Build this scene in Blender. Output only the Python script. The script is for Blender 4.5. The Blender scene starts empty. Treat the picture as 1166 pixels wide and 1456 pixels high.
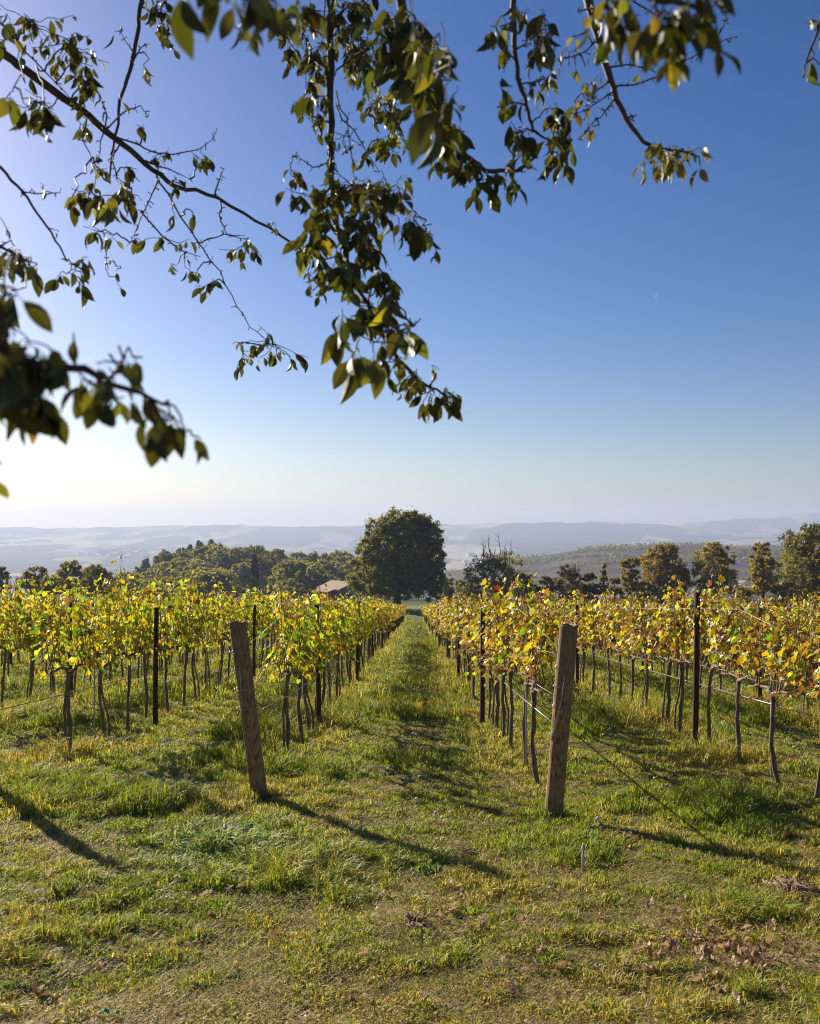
import bpy, math, random
import numpy as np
from mathutils import Vector

# ------------------------------------------------------------------ camera, sky, sun, exposure
SC = bpy.context.scene
COL = SC.collection
W0, H0, F = 1166.0, 1456.0, 1360.0        # photograph size and focal length in its pixels
EYE, CX, CY = 1.63, 591.0, 752.0          # eye height, vanishing column of the rows, horizon line
SUN_EL, SUN_AZ = 23.4, -42.0              # degrees; azimuth from +Y, negative = to the left

cam_d = bpy.data.cameras.new('camera')
cam = bpy.data.objects.new('camera', cam_d)
COL.objects.link(cam)
SC.camera = cam
cam.location = (0, 0, EYE)
cam.rotation_euler = (math.radians(90), 0, 0)
cam_d.sensor_fit = 'HORIZONTAL'
cam_d.sensor_width = 24.0
cam_d.lens = 24.0 * F / W0
cam_d.shift_x = (W0 / 2 - CX) / W0
cam_d.shift_y = (CY - H0 / 2) / W0
cam_d.clip_start = 0.05
cam_d.clip_end = 60000
cam_d.dof.use_dof = True
cam_d.dof.focus_distance = 9.0
cam_d.dof.aperture_fstop = 5.0

world = bpy.data.worlds.new('World')
SC.world = world
world.use_nodes = True
wn = world.node_tree.nodes
bg = wn['Background']
sky = wn.new('ShaderNodeTexSky')
sky.sky_type = 'NISHITA'
sky.sun_disc = False
sky.sun_elevation = math.radians(SUN_EL)
sky.sun_rotation = math.radians(SUN_AZ)
sky.altitude = 300
sky.air_density = 1.0
sky.dust_density = 0.85
sky.ozone_density = 3.0
sky_sat = wn.new('ShaderNodeHueSaturation')
sky_sat.inputs['Saturation'].default_value = 1.3
sky_gam = wn.new('ShaderNodeGamma')
sky_gam.inputs[1].default_value = 1.2
sky_sat.inputs['Value'].default_value = .51
sky_sat.inputs['Hue'].default_value = .508
sky_tint = wn.new('ShaderNodeMix'); sky_tint.data_type = 'RGBA'; sky_tint.blend_type = 'MULTIPLY'
sky_tint.inputs[0].default_value = 1; sky_tint.inputs[7].default_value = (1.05, .965, 1.01, 1)
world.node_tree.links.new(sky.outputs[0], sky_gam.inputs[0])
world.node_tree.links.new(sky_gam.outputs[0], sky_sat.inputs['Color'])
world.node_tree.links.new(sky_sat.outputs[0], sky_tint.inputs[6])
world.node_tree.links.new(sky_tint.outputs[2], bg.inputs[0])
bg.inputs[1].default_value = 0.062

sun_d = bpy.data.lights.new('sun', 'SUN')
sun = bpy.data.objects.new('sun', sun_d)
COL.objects.link(sun)
sun_d.energy = 5.0
sun_d.angle = math.radians(0.5)
sun_d.color = (1.0, 0.91, 0.75)
se, sa = math.radians(SUN_EL), math.radians(SUN_AZ)
SUNV = Vector((math.sin(sa) * math.cos(se), math.cos(sa) * math.cos(se), math.sin(se)))
sun.rotation_euler = SUNV.to_track_quat('Z', 'Y').to_euler()

SC.view_settings.view_transform = 'Standard'
SC.view_settings.look = 'None'
SC.view_settings.exposure = 1.1
SC.view_settings.gamma = 1.0
SC.render.engine = 'CYCLES'
SC.cycles.use_denoising = True
SC.cycles.denoising_prefilter = 'NONE'
SC.cycles.filter_width = 1.0
SC.cycles.max_bounces = 6
SC.cycles.diffuse_bounces = 3
SC.cycles.transmission_bounces = 4
SC.cycles.volume_bounces = 1
SC.cycles.transparent_max_bounces = 4
SC.cycles.caustics_reflective = False
SC.cycles.caustics_refractive = False

rng = np.random.default_rng(7)
random.seed(7)

# ------------------------------------------------------------------ numeric helpers
def hash2(i, j, s):
    v = np.sin(i * 127.1 + j * 311.7 + s * 74.7) * 43758.5453
    return v - np.floor(v)

def vnoise(x, y, s=0):
    x = np.asarray(x, float); y = np.asarray(y, float)
    xi = np.floor(x); yi = np.floor(y)
    fx = x - xi; fy = y - yi
    fx = fx * fx * (3 - 2 * fx); fy = fy * fy * (3 - 2 * fy)
    a = hash2(xi, yi, s); b = hash2(xi + 1, yi, s); c = hash2(xi, yi + 1, s); d = hash2(xi + 1, yi + 1, s)
    return (a * (1 - fx) + b * fx) * (1 - fy) + (c * (1 - fx) + d * fx) * fy

def fbm(x, y, s=0, o=4):
    t = 0; a = .5; n = 0
    for k in range(o):
        t = t + a * vnoise(x * 2 ** k, y * 2 ** k, s + k * 13); n += a; a *= .5
    return t / n

def sstep(a, b, x):
    t = np.clip((x - a) / (b - a), 0, 1)
    return t * t * (3 - 2 * t)

SL = 0.0809                                  # fall of the vineyard slope per metre
def zc(px, py, d):                            # picture column / row at a distance -> place in the world
    return np.array([(px - CX) / F * d, d, EYE - (py - CY) / F * d])

# far terrain: height by picture-column fan (u = x / y) and distance
PXC = np.array([-700, 0, 120, 195, 240, 320, 420, 500, 640, 740, 860, 960, 1166, 1800.])
DEP = np.array([160, 210, 270, 350, 470, 640, 900, 1200, 1500, 2300, 3200, 4200.])
def _rows():
    n = len(PXC)
    Z = np.zeros((len(DEP), n))
    Z[0] = -10.6
    Z[1] = np.interp(PXC, [-700, 195, 320, 500, 640, 860, 1800], [-17, -17, -15.5, -14, -14, -15, -15])
    Z[2] = np.interp(PXC, [-700, 120, 195, 320, 420, 500, 640, 860, 1800], [-25, -25, -20.5, -16.5, -16.5, -17, -22, -24, -24])
    Z[3] = np.interp(PXC, [-700, 120, 195, 240, 320, 420, 500, 560, 640, 1800], [-32, -32, -22, -14.5, -11.5, -14, -15.5, -24, -32, -34])
    Z[4] = np.interp(PXC, [-700, 195, 320, 500, 640, 1800], [-45, -44, -32, -34, -45, -46])
    Z[5] = np.interp(PXC, [-700, 500, 640, 1800], [-60, -58, -55, -55])
    Z[6] = np.interp(PXC, [-700, 500, 640, 740, 860, 960, 1166, 1800], [-72, -72, -58, -52, -46, -48, -52, -50])
    Z[7] = np.interp(PXC, [-700, 500, 610, 660, 740, 860, 960, 1166, 1800], [-82, -82, -62, -46, -34, -22.5, -18.5, -20, -20])
    Z[8] = np.interp(PXC, [-700, 500, 640, 740, 860, 960, 1166, 1800], [-92, -90, -80, -72, -60, -55, -50, -50])
    Z[9] = -100
    Z[10] = np.interp(PXC, [-700, 0, 500, 800, 1166, 1800], [-92, -92, -96, -92, -80, -80])
    Z[11] = np.interp(PXC, [-700, 0, 500, 800, 1166, 1800], [-62, -64, -74, -66, -40, -40])
    return Z
ZT = _rows()
RIDGE1 = ([-700, 0, 100, 170, 250, 330, 430, 520, 640, 760, 830, 846, 857, 872, 930, 1000, 1100, 1200, 1800],
          [750, 750.5, 751, 749.5, 748.6, 746.8, 749, 748.5, 746, 744, 743.4, 741.4, 740.8, 742.6, 747, 751, 757, 762, 765])
RIDGE2 = ([-700, 830, 900, 945, 1000, 1040, 1085, 1110, 1140, 1170, 1300, 1800],
          [775, 765, 755, 748.5, 742, 739, 737.4, 736, 737.2, 740, 742, 740])
RIDGE3 = ([-700, 1040, 1090, 1130, 1166, 1230, 1400, 1800], [775, 752, 738, 731.5, 728, 725, 722, 722])
def interp_u(tab, px):
    return np.interp(px, tab[0], tab[1])

def far_z(u, d):
    px = np.clip(CX + F * u, -700, 1800)
    ci = np.clip(np.searchsorted(PXC, px) - 1, 0, len(PXC) - 2)
    cf = (px - PXC[ci]) / (PXC[ci + 1] - PXC[ci]); cf = cf * cf * (3 - 2 * cf)
    dd = np.clip(d, DEP[0], DEP[-1])
    ri = np.clip(np.searchsorted(DEP, dd) - 1, 0, len(DEP) - 2)
    rf = (dd - DEP[ri]) / (DEP[ri + 1] - DEP[ri]); rf = rf * rf * (3 - 2 * rf)
    z = (ZT[ri, ci] * (1 - cf) + ZT[ri, ci + 1] * cf) * (1 - rf) + (ZT[ri + 1, ci] * (1 - cf) + ZT[ri + 1, ci + 1] * cf) * rf
    r1 = EYE + (CY - interp_u(RIDGE1, px)) / F * 5600
    r2 = EYE + (CY - interp_u(RIDGE2, px)) / F * 6700
    r3 = EYE + (CY - interp_u(RIDGE3, px)) / F * 7800
    w1 = sstep(4200, 5600, d)
    zz = z * (1 - w1) + r1 * w1
    w2 = sstep(5600, 6000, d); zz = zz * (1 - w2) + (-25) * w2
    w2 = sstep(6000, 6700, d); zz = zz * (1 - w2) + np.maximum(r2, -25) * w2
    w2 = sstep(6700, 7100, d); zz = zz * (1 - w2) + (-25) * w2
    w2 = sstep(7100, 7800, d); zz = zz * (1 - w2) + np.maximum(r3, -25) * w2
    w2 = sstep(7800, 8300, d); zz = zz * (1 - w2) + (-60) * w2
    return zz

def ground_z(x, y):
    x = np.asarray(x, float); y = np.asarray(y, float)
    # the vineyard slope, flattening beyond the rows
    p = -SL * y
    t = sstep(106, 128, y)
    flat = -8.75 - 0.055 * np.clip(y - 112, 0, 60) + 0.35 * sstep(110, 126, y)
    zn = p * (1 - t) + flat * t
    amp = np.clip((y + 60) / 60, .4, 1)
    zn = zn + amp * (0.075 * (fbm(x * .9, y * .9, 3, 3) - .5) + 0.05 * (fbm(x * 3.1, y * 3.1, 5, 2) - .5)
                     + 0.25 * (fbm(x * .07 + 9, y * .07, 8, 2) - .5) * sstep(12, 40, np.abs(x)))
    yy = np.maximum(y, 1.0)
    zf = far_z(x / yy, yy) + (fbm(x * .012, y * .012, 21, 4) - .5) * np.clip(yy * .006, 0, 26) * sstep(160, 400, yy)
    tf = sstep(140, 165, y)
    return zn * (1 - tf) + zf * tf

# ------------------------------------------------------------------ mesh accumulator
class MB:
    def __init__(s):
        s.v = []; s.c = []; s.loops = []; s.sizes = []; s.smooth = []; s.n = 0
    def add(s, verts, faces, col=(1, 1, 1), smooth=False):
        verts = np.asarray(verts, float).reshape(-1, 3)
        k = len(verts)
        s.v.append(verts)
        c = np.asarray(col, float)
        s.c.append(np.broadcast_to(c, (k, 3)) if c.ndim == 1 else c)
        if isinstance(faces, np.ndarray):
            s.loops.append((faces + s.n).ravel()); s.sizes.append(np.full(len(faces), faces.shape[1]))
            s.smooth.append(np.full(len(faces), smooth))
        else:
            s.loops.append(np.array([i + s.n for f in faces for i in f])); s.sizes.append(np.array([len(f) for f in faces]))
            s.smooth.append(np.full(len(faces), smooth))
        s.n += k
    def tube(s, pts, radii, sides=8, col=(1, 1, 1), cap=True, wob=0.0):
        pts = np.asarray(pts, float); n = len(pts)
        radii = np.broadcast_to(np.asarray(radii, float), (n,))
        tan = np.gradient(pts, axis=0); tan /= np.linalg.norm(tan, axis=1)[:, None] + 1e-9
        ref = np.array([0, 0, 1.]) if abs(tan[0][2]) < .9 else np.array([1., 0, 0])
        a = np.cross(tan[0], ref); a /= np.linalg.norm(a)
        ang = np.linspace(0, 2 * math.pi, sides, endpoint=False)
        V = np.zeros((n, sides, 3))
        for i in range(n):
            a = a - tan[i] * np.dot(a, tan[i]); a /= np.linalg.norm(a) + 1e-9
            b = np.cross(tan[i], a)
            r = radii[i] * (1 + (wob * (rng.random(sides) - .5) if wob else 0))
            V[i] = pts[i] + np.outer(np.cos(ang) * r, a) + np.outer(np.sin(ang) * r, b)
        i, j = np.meshgrid(np.arange(n - 1), np.arange(sides), indexing='ij')
        j2 = (j + 1) % sides
        F4 = np.stack([i * sides + j, i * sides + j2, (i + 1) * sides + j2, (i + 1) * sides + j], -1).reshape(-1, 4)
        base = s.n
        s.add(V.reshape(-1, 3), F4, col, True)
        if cap:
            s.loops.append(np.arange(base, base + sides)[::-1]); s.sizes.append(np.array([sides])); s.smooth.append(np.array([False]))
            s.loops.append(np.arange(base + (n - 1) * sides, base + n * sides)); s.sizes.append(np.array([sides])); s.smooth.append(np.array([False]))
    def box(s, lo, hi, col=(1, 1, 1)):
        x0, y0, z0 = lo; x1, y1, z1 = hi
        s.add([(x0, y0, z0), (x1, y0, z0), (x1, y1, z0), (x0, y1, z0), (x0, y0, z1), (x1, y0, z1), (x1, y1, z1), (x0, y1, z1)],
              [(0, 3, 2, 1), (4, 5, 6, 7), (0, 1, 5, 4), (1, 2, 6, 5), (2, 3, 7, 6), (3, 0, 4, 7)], col)
    def mesh(s, name):
        m = bpy.data.meshes.new(name)
        v = np.concatenate(s.v); c = np.concatenate(s.c)
        L = np.concatenate(s.loops).astype(np.int32); S = np.concatenate(s.sizes).astype(np.int32); sm = np.concatenate(s.smooth)
        m.vertices.add(len(v)); m.vertices.foreach_set('co', v.ravel().astype(np.float32))
        m.loops.add(len(L)); m.loops.foreach_set('vertex_index', L)
        m.polygons.add(len(S)); st = np.concatenate([[0], np.cumsum(S)[:-1]]).astype(np.int32)
        m.polygons.foreach_set('loop_start', st)
        m.polygons.foreach_set('use_smooth', sm.astype(bool))
        at = m.color_attributes.new('col', 'FLOAT_COLOR', 'POINT')
        at.data.foreach_set('color', np.concatenate([c, np.ones((len(c), 1))], 1).ravel().astype(np.float32))
        m.update(calc_edges=True); m.validate()
        return m
    def build(s, name, mat, parent=None):
        return link(name, s.mesh(name), mat, parent)

def link(name, mesh, mat=None, parent=None, loc=None):
    o = bpy.data.objects.new(name, mesh)
    COL.objects.link(o)
    if mat is not None and mesh is not None and not mesh.materials:
        mesh.materials.append(mat)
    if parent is not None: o.parent = parent
    if loc is not None: o.location = loc
    return o

def tag(o, label=None, cat=None, group=None, kind=None):
    if label: o['label'] = label
    if cat: o['category'] = cat
    if group: o['group'] = group
    if kind: o['kind'] = kind
    return o

def empty(name, loc, label, cat, group=None):
    o = bpy.data.objects.new(name, None)
    o.empty_display_size = .2
    COL.objects.link(o); o.location = loc
    return tag(o, label, cat, group)

def norm(a):
    return a / (np.linalg.norm(a, axis=-1, keepdims=True) + 1e-9)

def leaf_batch(mb, tv, tf, pos, direc, nrm, scale, cols):
    """copies of a leaf template (x along the leaf, y across, z up) set out with numpy"""
    x = norm(direc); y = norm(np.cross(nrm, x)); z = np.cross(x, y)
    n = len(pos); k = len(tv)
    sc = np.broadcast_to(np.asarray(scale, float), (n,))[:, None, None]
    V = pos[:, None, :] + sc * (tv[None, :, 0:1] * x[:, None] + tv[None, :, 1:2] * y[:, None] + tv[None, :, 2:3] * z[:, None])
    if isinstance(tf, np.ndarray): tf = [tf]
    C = np.repeat(cols, k, 0)
    base = mb.n
    mb.v.append(V.reshape(-1, 3)); mb.c.append(C); mb.n += n * k
    for f in tf:
        Ff = (f[None] + (np.arange(n) * k)[:, None, None] + base)
        mb.loops.append(Ff.ravel()); mb.sizes.append(np.full(n * len(f), f.shape[1])); mb.smooth.append(np.full(n * len(f), False))

# leaf templates
def t_overhead():
    ts = [0.0, .12, .3, .5, .7, .87]; hw = [.015, .12, .205, .225, .175, .085]
    V = []; 
    for t, w in zip(ts, hw):
        zc_ = .08 * math.sin(t * 3.0) - .09 * t * t
        V += [(t, w, zc_ + w * .42), (t, 0, zc_), (t, -w, zc_ + w * .42)]
    V += [(1.0, 0, -.085)]
    V += [(-.16, .010, .03), (-.16, -.010, .03)]
    Q = []
    for i in range(5):
        a = i * 3; b = a + 3
        Q += [(a, a + 1, b + 1, b), (a + 1, a + 2, b + 2, b + 1)]
    Q += [(19, 20, 2, 0)]
    T = [(15, 16, 18), (16, 17, 18)]
    return np.array(V, float), [np.array(Q), np.array(T)]
def t_vine():
    # five-lobed leaf as a fan; stalk end at the origin
    ol = [(0.0, .04), (-.12, .22), (-.06, .42), (.22, .36), (.40, .56), (.58, .40), (.66, .30), (.82, .28), (1.0, 0.0)]
    full = ol + [(x, -y) for x, y in ol[-2:0:-1]] + [(0.0, -.04)]
    V = [(.42, 0, -.04)] + [(x, y, .16 * abs(y) + .10 * math.sin(x * 5 + y * 6) - .10 * x * x) for x, y in full]
    n = len(full)
    T = [(0, 1 + i, 1 + (i + 1) % n) for i in range(n)]
    return np.array(V, float), [np.array(T)]
def t_card():
    V = [(0, 0, 0), (.45, .32, .06), (1, 0, -.08), (.45, -.32, .06)]
    return np.array(V, float), [np.array([(0, 1, 2), (0, 2, 3)])]
def t_clump():
    # three small leaves on one point: reads as a sprig from afar
    V = []; T = []
    for k, (ax, ay, s_) in enumerate([(1, 0, 1), (.3, .9, .8), (.25, -.95, .85)]):
        d = np.array([ax, ay, .12 * (k - 1)]); d /= np.linalg.norm(d); p = np.array([-d[1], d[0], .3]); p /= np.linalg.norm(p)
        b = len(V)
        V += [d * 0, d * .45 * s_ + p * .26 * s_, d * s_, d * .45 * s_ - p * .26 * s_]
        T += [(b, b + 1, b + 2), (b, b + 2, b + 3)]
    return np.array(V, float), [np.array(T)]
T_OVER, T_VINE, T_CARD, T_CLUMP = t_overhead(), t_vine(), t_card(), t_clump()

def rand_unit(n):
    return norm(rng.normal(size=(n, 3)))

def palette(n, entries, jit=.18):
    """n colours drawn from (weight, rgb) entries with some scatter"""
    w = np.array([e[0] for e in entries], float); w /= w.sum()
    idx = rng.choice(len(entries), n, p=w)
    c = np.array([e[1] for e in entries], float)[idx]
    return np.clip(c * (1 + jit * rng.normal(size=(n, 1))) * (1 + jit * .4 * rng.normal(size=(n, 3))), .004, .9)

# ------------------------------------------------------------------ materials
MATS = {}
def new_mat(name):
    m = bpy.data.materials.new(name); m.use_nodes = True
    nt = m.node_tree; nt.nodes.clear()
    out = nt.nodes.new('ShaderNodeOutputMaterial')
    return m, nt, out
def N(nt, t, **kw):
    n = nt.nodes.new(t)
    for k, v in kw.items():
        if k in n.inputs.keys(): n.inputs[k].default_value = v
        else: setattr(n, k, v)
    return n
def leaf_mat(name, trans=.45, tint=(1.5, 1.5, .8), rough=.5, spec=.4, sheen=None):
    m, nt, out = new_mat(name)
    at = N(nt, 'ShaderNodeAttribute', attribute_name='col')
    oi = N(nt, 'ShaderNodeObjectInfo')
    hs = N(nt, 'ShaderNodeHueSaturation')
    mr = N(nt, 'ShaderNodeMapRange'); mr.inputs[3].default_value = .86; mr.inputs[4].default_value = 1.16
    nt.links.new(oi.outputs['Random'], mr.inputs[0]); nt.links.new(mr.outputs[0], hs.inputs['Value'])
    nt.links.new(at.outputs['Color'], hs.inputs['Color'])
    p = N(nt, 'ShaderNodeBsdfPrincipled'); p.inputs['Roughness'].default_value = rough; p.inputs['Specular IOR Level'].default_value = spec
    nt.links.new(hs.outputs[0], p.inputs['Base Color'])
    mx = N(nt, 'ShaderNodeMix', data_type='RGBA', blend_type='MULTIPLY'); mx.inputs[0].default_value = 1
    nt.links.new(hs.outputs[0], mx.inputs[6]); mx.inputs[7].default_value = (*tint, 1)
    tr = N(nt, 'ShaderNodeBsdfTranslucent'); nt.links.new(mx.outputs[2], tr.inputs[0])
    ms = N(nt, 'ShaderNodeMixShader'); ms.inputs[0].default_value = trans
    nt.links.new(p.outputs[0], ms.inputs[1]); nt.links.new(tr.outputs[0], ms.inputs[2])
    nt.links.new(ms.outputs[0], out.inputs[0])
    return m
def attr_mat(name, rough=.85, spec=.25, noise=None, bump=0.0, bscale=40, stretch=(1, 1, 1)):
    """colour from the mesh attribute, broken up by object-space noise"""
    m, nt, out = new_mat(name)
    at = N(nt, 'ShaderNodeAttribute', attribute_name='col')
    tc = N(nt, 'ShaderNodeTexCoord'); mp = N(nt, 'ShaderNodeMapping'); mp.inputs['Scale'].default_value = stretch
    nt.links.new(tc.outputs['Object'], mp.inputs[0])
    nz = N(nt, 'ShaderNodeTexNoise'); nz.inputs['Scale'].default_value = bscale; nz.inputs['Detail'].default_value = 6; nz.inputs['Roughness'].default_value = .65
    nt.links.new(mp.outputs[0], nz.inputs['Vector'])
    cr = N(nt, 'ShaderNodeMapRange'); cr.inputs[1].default_value = .3; cr.inputs[2].default_value = .7
    lo, hi = noise or (.6, 1.35)
    cr.inputs[3].default_value = lo; cr.inputs[4].default_value = hi
    nt.links.new(nz.outputs[0], cr.inputs[0])
    mx = N(nt, 'ShaderNodeVectorMath', operation='SCALE')
    nt.links.new(at.outputs['Color'], mx.inputs[0]); nt.links.new(cr.outputs[0], mx.inputs['Scale'])
    p = N(nt, 'ShaderNodeBsdfPrincipled'); p.inputs['Roughness'].default_value = rough; p.inputs['Specular IOR Level'].default_value = spec
    nt.links.new(mx.outputs[0], p.inputs['Base Color'])
    if bump:
        b = N(nt, 'ShaderNodeBump'); b.inputs['Strength'].default_value = bump; b.inputs['Distance'].default_value = .02
        nt.links.new(nz.outputs[0], b.inputs['Height']); nt.links.new(b.outputs[0], p.inputs['Normal'])
    nt.links.new(p.outputs[0], out.inputs[0])
    return m

M_VINE = leaf_mat('vine_leaves', .42, (1.45, 1.4, .5), .42, .4)
M_OVER = leaf_mat('fruit_tree_leaves', .22, (2.0, 1.85, .42), .55, .3)
M_GRASS = leaf_mat('grass_blades', .40, (1.35, 1.3, .55), .55, .2)
M_TREE = leaf_mat('tree_leaves', .46, (1.5, 1.35, .55), .6, .15)
M_BARK = attr_mat('bark', .9, .15, (.5, 1.5), .6, 30, (1, 1, .25))
M_TWIG = attr_mat('twig_bark', .7, .3, (.7, 1.3), .2, 120)
M_WIRE = attr_mat('metal_wire', .35, .6, (.85, 1.1), 0, 50)
M_SOIL = attr_mat('soil_and_grass_floor', .95, .1, (.45, 1.5), .9, 55)
M_DRY = leaf_mat('dry_leaves', .25, (1.2, 1.1, .8), .6, .3)
M_PLAIN = attr_mat('weathered_plain', .8, .25, (.8, 1.18), .2, 60)

def wood_mat():
    m, nt, out = new_mat('weathered_post_wood')
    tc = N(nt, 'ShaderNodeTexCoord')
    mp = N(nt, 'ShaderNodeMapping'); mp.inputs['Scale'].default_value = (22, 22, 1.3)
    nt.links.new(tc.outputs['Object'], mp.inputs[0])
    nz = N(nt, 'ShaderNodeTexNoise'); nz.inputs['Scale'].default_value = 2.6; nz.inputs['Detail'].default_value = 8; nz.inputs['Roughness'].default_value = .7
    nt.links.new(mp.outputs[0], nz.inputs['Vector'])
    cr = N(nt, 'ShaderNodeValToRGB')
    e = cr.color_ramp.elements
    e[0].position = .32; e[0].color = (.055, .030, .017, 1)
    e[1].position = .68; e[1].color = (.44, .28, .16, 1)
    k = e.new(.5); k.color = (.29, .18, .10, 1)
    nt.links.new(nz.outputs[0], cr.inputs[0])
    n2 = N(nt, 'ShaderNodeTexNoise'); n2.inputs['Scale'].default_value = 5; n2.inputs['Detail'].default_value = 5
    nt.links.new(tc.outputs['Object'], n2.inputs['Vector'])
    # grey weathering that grows towards the top of the post
    sx = N(nt, 'ShaderNodeSeparateXYZ'); nt.links.new(tc.outputs['Object'], sx.inputs[0])
    ad = N(nt, 'ShaderNodeMath', operation='MULTIPLY_ADD'); ad.inputs[1].default_value = 1.0; nt.links.new(sx.outputs[2], ad.inputs[0]); nt.links.new(n2.outputs[0], ad.inputs[2])
    mr = N(nt, 'ShaderNodeMapRange'); mr.inputs[1].default_value = 1.2; mr.inputs[2].default_value = 2.0; mr.inputs[3].default_value = 0; mr.inputs[4].default_value = .5
    nt.links.new(ad.outputs[0], mr.inputs[0])
    mx = N(nt, 'ShaderNodeMix', data_type='RGBA'); nt.links.new(mr.outputs[0], mx.inputs[0])
    nt.links.new(cr.outputs[0], mx.inputs[6]); mx.inputs[7].default_value = (.16, .13, .095, 1)
    at = N(nt, 'ShaderNodeAttribute', attribute_name='col')
    mm = N(nt, 'ShaderNodeMix', data_type='RGBA', blend_type='MULTIPLY'); mm.inputs[0].default_value = 1
    nt.links.new(mx.outputs[2], mm.inputs[6]); nt.links.new(at.outputs['Color'], mm.inputs[7])
    p = N(nt, 'ShaderNodeBsdfPrincipled'); p.inputs['Roughness'].default_value = .85; p.inputs['Specular IOR Level'].default_value = .2
    nt.links.new(mm.outputs[2], p.inputs['Base Color'])
    b = N(nt, 'ShaderNodeBump'); b.inputs['Strength'].default_value = .7; b.inputs['Distance'].default_value = .012
    nt.links.new(nz.outputs[0], b.inputs['Height']); nt.links.new(b.outputs[0], p.inputs['Normal'])
    nt.links.new(p.outputs[0], out.inputs[0])
    return m
M_POST = wood_mat()

def hills_mat():
    m, nt, out = new_mat('far_fields_and_woods')
    tc = N(nt, 'ShaderNodeTexCoord')
    at = N(nt, 'ShaderNodeAttribute', attribute_name='col')
    n1 = N(nt, 'ShaderNodeTexNoise'); n1.inputs['Scale'].default_value = .035; n1.inputs['Detail'].default_value = 8; n1.inputs['Roughness'].default_value = .7
    nt.links.new(tc.outputs['Object'], n1.inputs['Vector'])
    mr = N(nt, 'ShaderNodeMapRange'); mr.inputs[1].default_value = .3; mr.inputs[2].default_value = .7; mr.inputs[3].default_value = .5; mr.inputs[4].default_value = 1.5
    nt.links.new(n1.outputs[0], mr.inputs[0])
    mx = N(nt, 'ShaderNodeVectorMath', operation='SCALE'); nt.links.new(at.outputs['Color'], mx.inputs[0]); nt.links.new(mr.outputs[0], mx.inputs['Scale'])
    p = N(nt, 'ShaderNodeBsdfPrincipled'); p.inputs['Roughness'].default_value = .95; p.inputs['Specular IOR Level'].default_value = .05
    nt.links.new(mx.outputs[0], p.inputs['Base Color'])
    nt.links.new(p.outputs[0], out.inputs[0])
    return m
M_HILLS = hills_mat()

# ------------------------------------------------------------------ ground
BARE = [(1.40, 4.55, .62, .36, 1.25), (.62, 5.15, .20, .16, .8), (.06, 5.75, .0, .0, 0), (-.45, 3.8, .55, .18, .75), (-1.05, 3.8, .55, .2, .6),
        (2.25, 5.35, .45, .16, .95), (.40, 5.85, .22, .14, .7), (-.05, 5.05, .18, .12, .85), (.55, 3.85, .5, .2, .55), (.25, 4.55, .5, .12, .4),
        (-1.35, 5.35, .35, .12, .4), (1.9, 4.35, .4, .2, .6), (-.32, 8.85, .14, .1, .8)]
def bare_mask(x, y):
    m = sstep(.58, .80, fbm(x * .8 + 3, y * .8, 31, 4)) * .5
    m = np.maximum(m, sstep(4.5, 3.6, y) * sstep(.44, .68, fbm(x * 1.7, y * 1.7, 37, 3)) * .8)
    for bx, by, rx, ry, a in BARE:
        if rx <= 0: continue
        d = ((x - bx) / rx) ** 2 + ((y - by) / ry) ** 2
        m = np.maximum(m, a * np.exp(-d * .8) * (0.55 + .9 * fbm(x * 5, y * 5, 41, 2)))
    return np.clip(m, 0, 1)
ROWX = [-1.34 - 2.4 * k for k in range(9)][::-1] + [1.05 + 2.3 * k for k in range(9)]
def alley_green(x, y):
    """lush green strip down the middle of each alley, paler dry grass under the vines"""
    dmin = np.min(np.stack([np.abs(x - r) for r in ROWX]), 0)
    return sstep(.25, .85, dmin)
def long_patch(x, y):
    d = ((x + 1.35) / .68) ** 2 + ((y - 6.5) / .72) ** 2
    e = ((x + .1) / .45) ** 2 + ((y - 6.1) / .28) ** 2
    return np.clip(np.maximum(np.exp(-d * 1.1), .2 * np.exp(-e)) * (.4 + 1.1 * fbm(x * 2.2, y * 2.2, 51, 3)), 0, 1)

def ground_col(x, y):
    n = fbm(x * 2.3, y * 2.3, 61, 4); b = bare_mask(x, y)
    g = np.stack([.085 + 0 * n, .08 + 0 * n, .025 + 0 * n], -1)
    dry = np.array([.23, .175, .085]); soil = np.array([.36, .25, .145])
    t = sstep(.38, .68, n)[..., None]
    c = g * (1 - t * .6) + dry * t * .6
    c = c * (1 - b[..., None]) + soil * b[..., None]
    # the mown band and the dirt track beyond the rows
    tr = (np.exp(-((y - 146 - .05 * x) / 2.6) ** 2) * (np.abs(x) < 80))[..., None]
    far = sstep(109, 116, y)[..., None]
    lawn = np.array([.11, .155, .035]) * (.75 + .5 * fbm(x * .3, y * .3, 66, 3))[..., None]
    c = c * (1 - far) + lawn * far
    c = c * (1 - tr) + np.array([.42, .30, .19]) * tr
    woods = sstep(150, 165, y)[..., None]
    return c * (1 - woods) + np.array([.055, .055, .026]) * woods

def axis(fine0, fine1, step, lo, hi, grow=1.09):
    a = list(np.arange(fine0, fine1 + 1e-6, step)); s = step
    while a[-1] < hi: s *= grow; a.append(min(a[-1] + s, hi))
    s = step
    while a[0] > lo: s *= grow; a.insert(0, max(a[0] - s, lo))
    return np.array(a)
gx, gy = axis(-6.5, 7.0, .085, -135, 135), axis(2.6, 15, .085, -45, 162, 1.05)
X, Y = np.meshgrid(gx, gy)
mb = MB()
i, j = np.meshgrid(np.arange(len(gy) - 1), np.arange(len(gx) - 1), indexing='ij'); nx = len(gx)
mb.add(np.stack([X, Y, ground_z(X, Y)], -1).reshape(-1, 3), np.stack([i * nx + j, i * nx + j + 1, (i + 1) * nx + j + 1, (i + 1) * nx + j], -1).reshape(-1, 4),
       ground_col(X, Y).reshape(-1, 3), True)
tag(mb.build('ground', M_SOIL), kind='structure')

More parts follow.
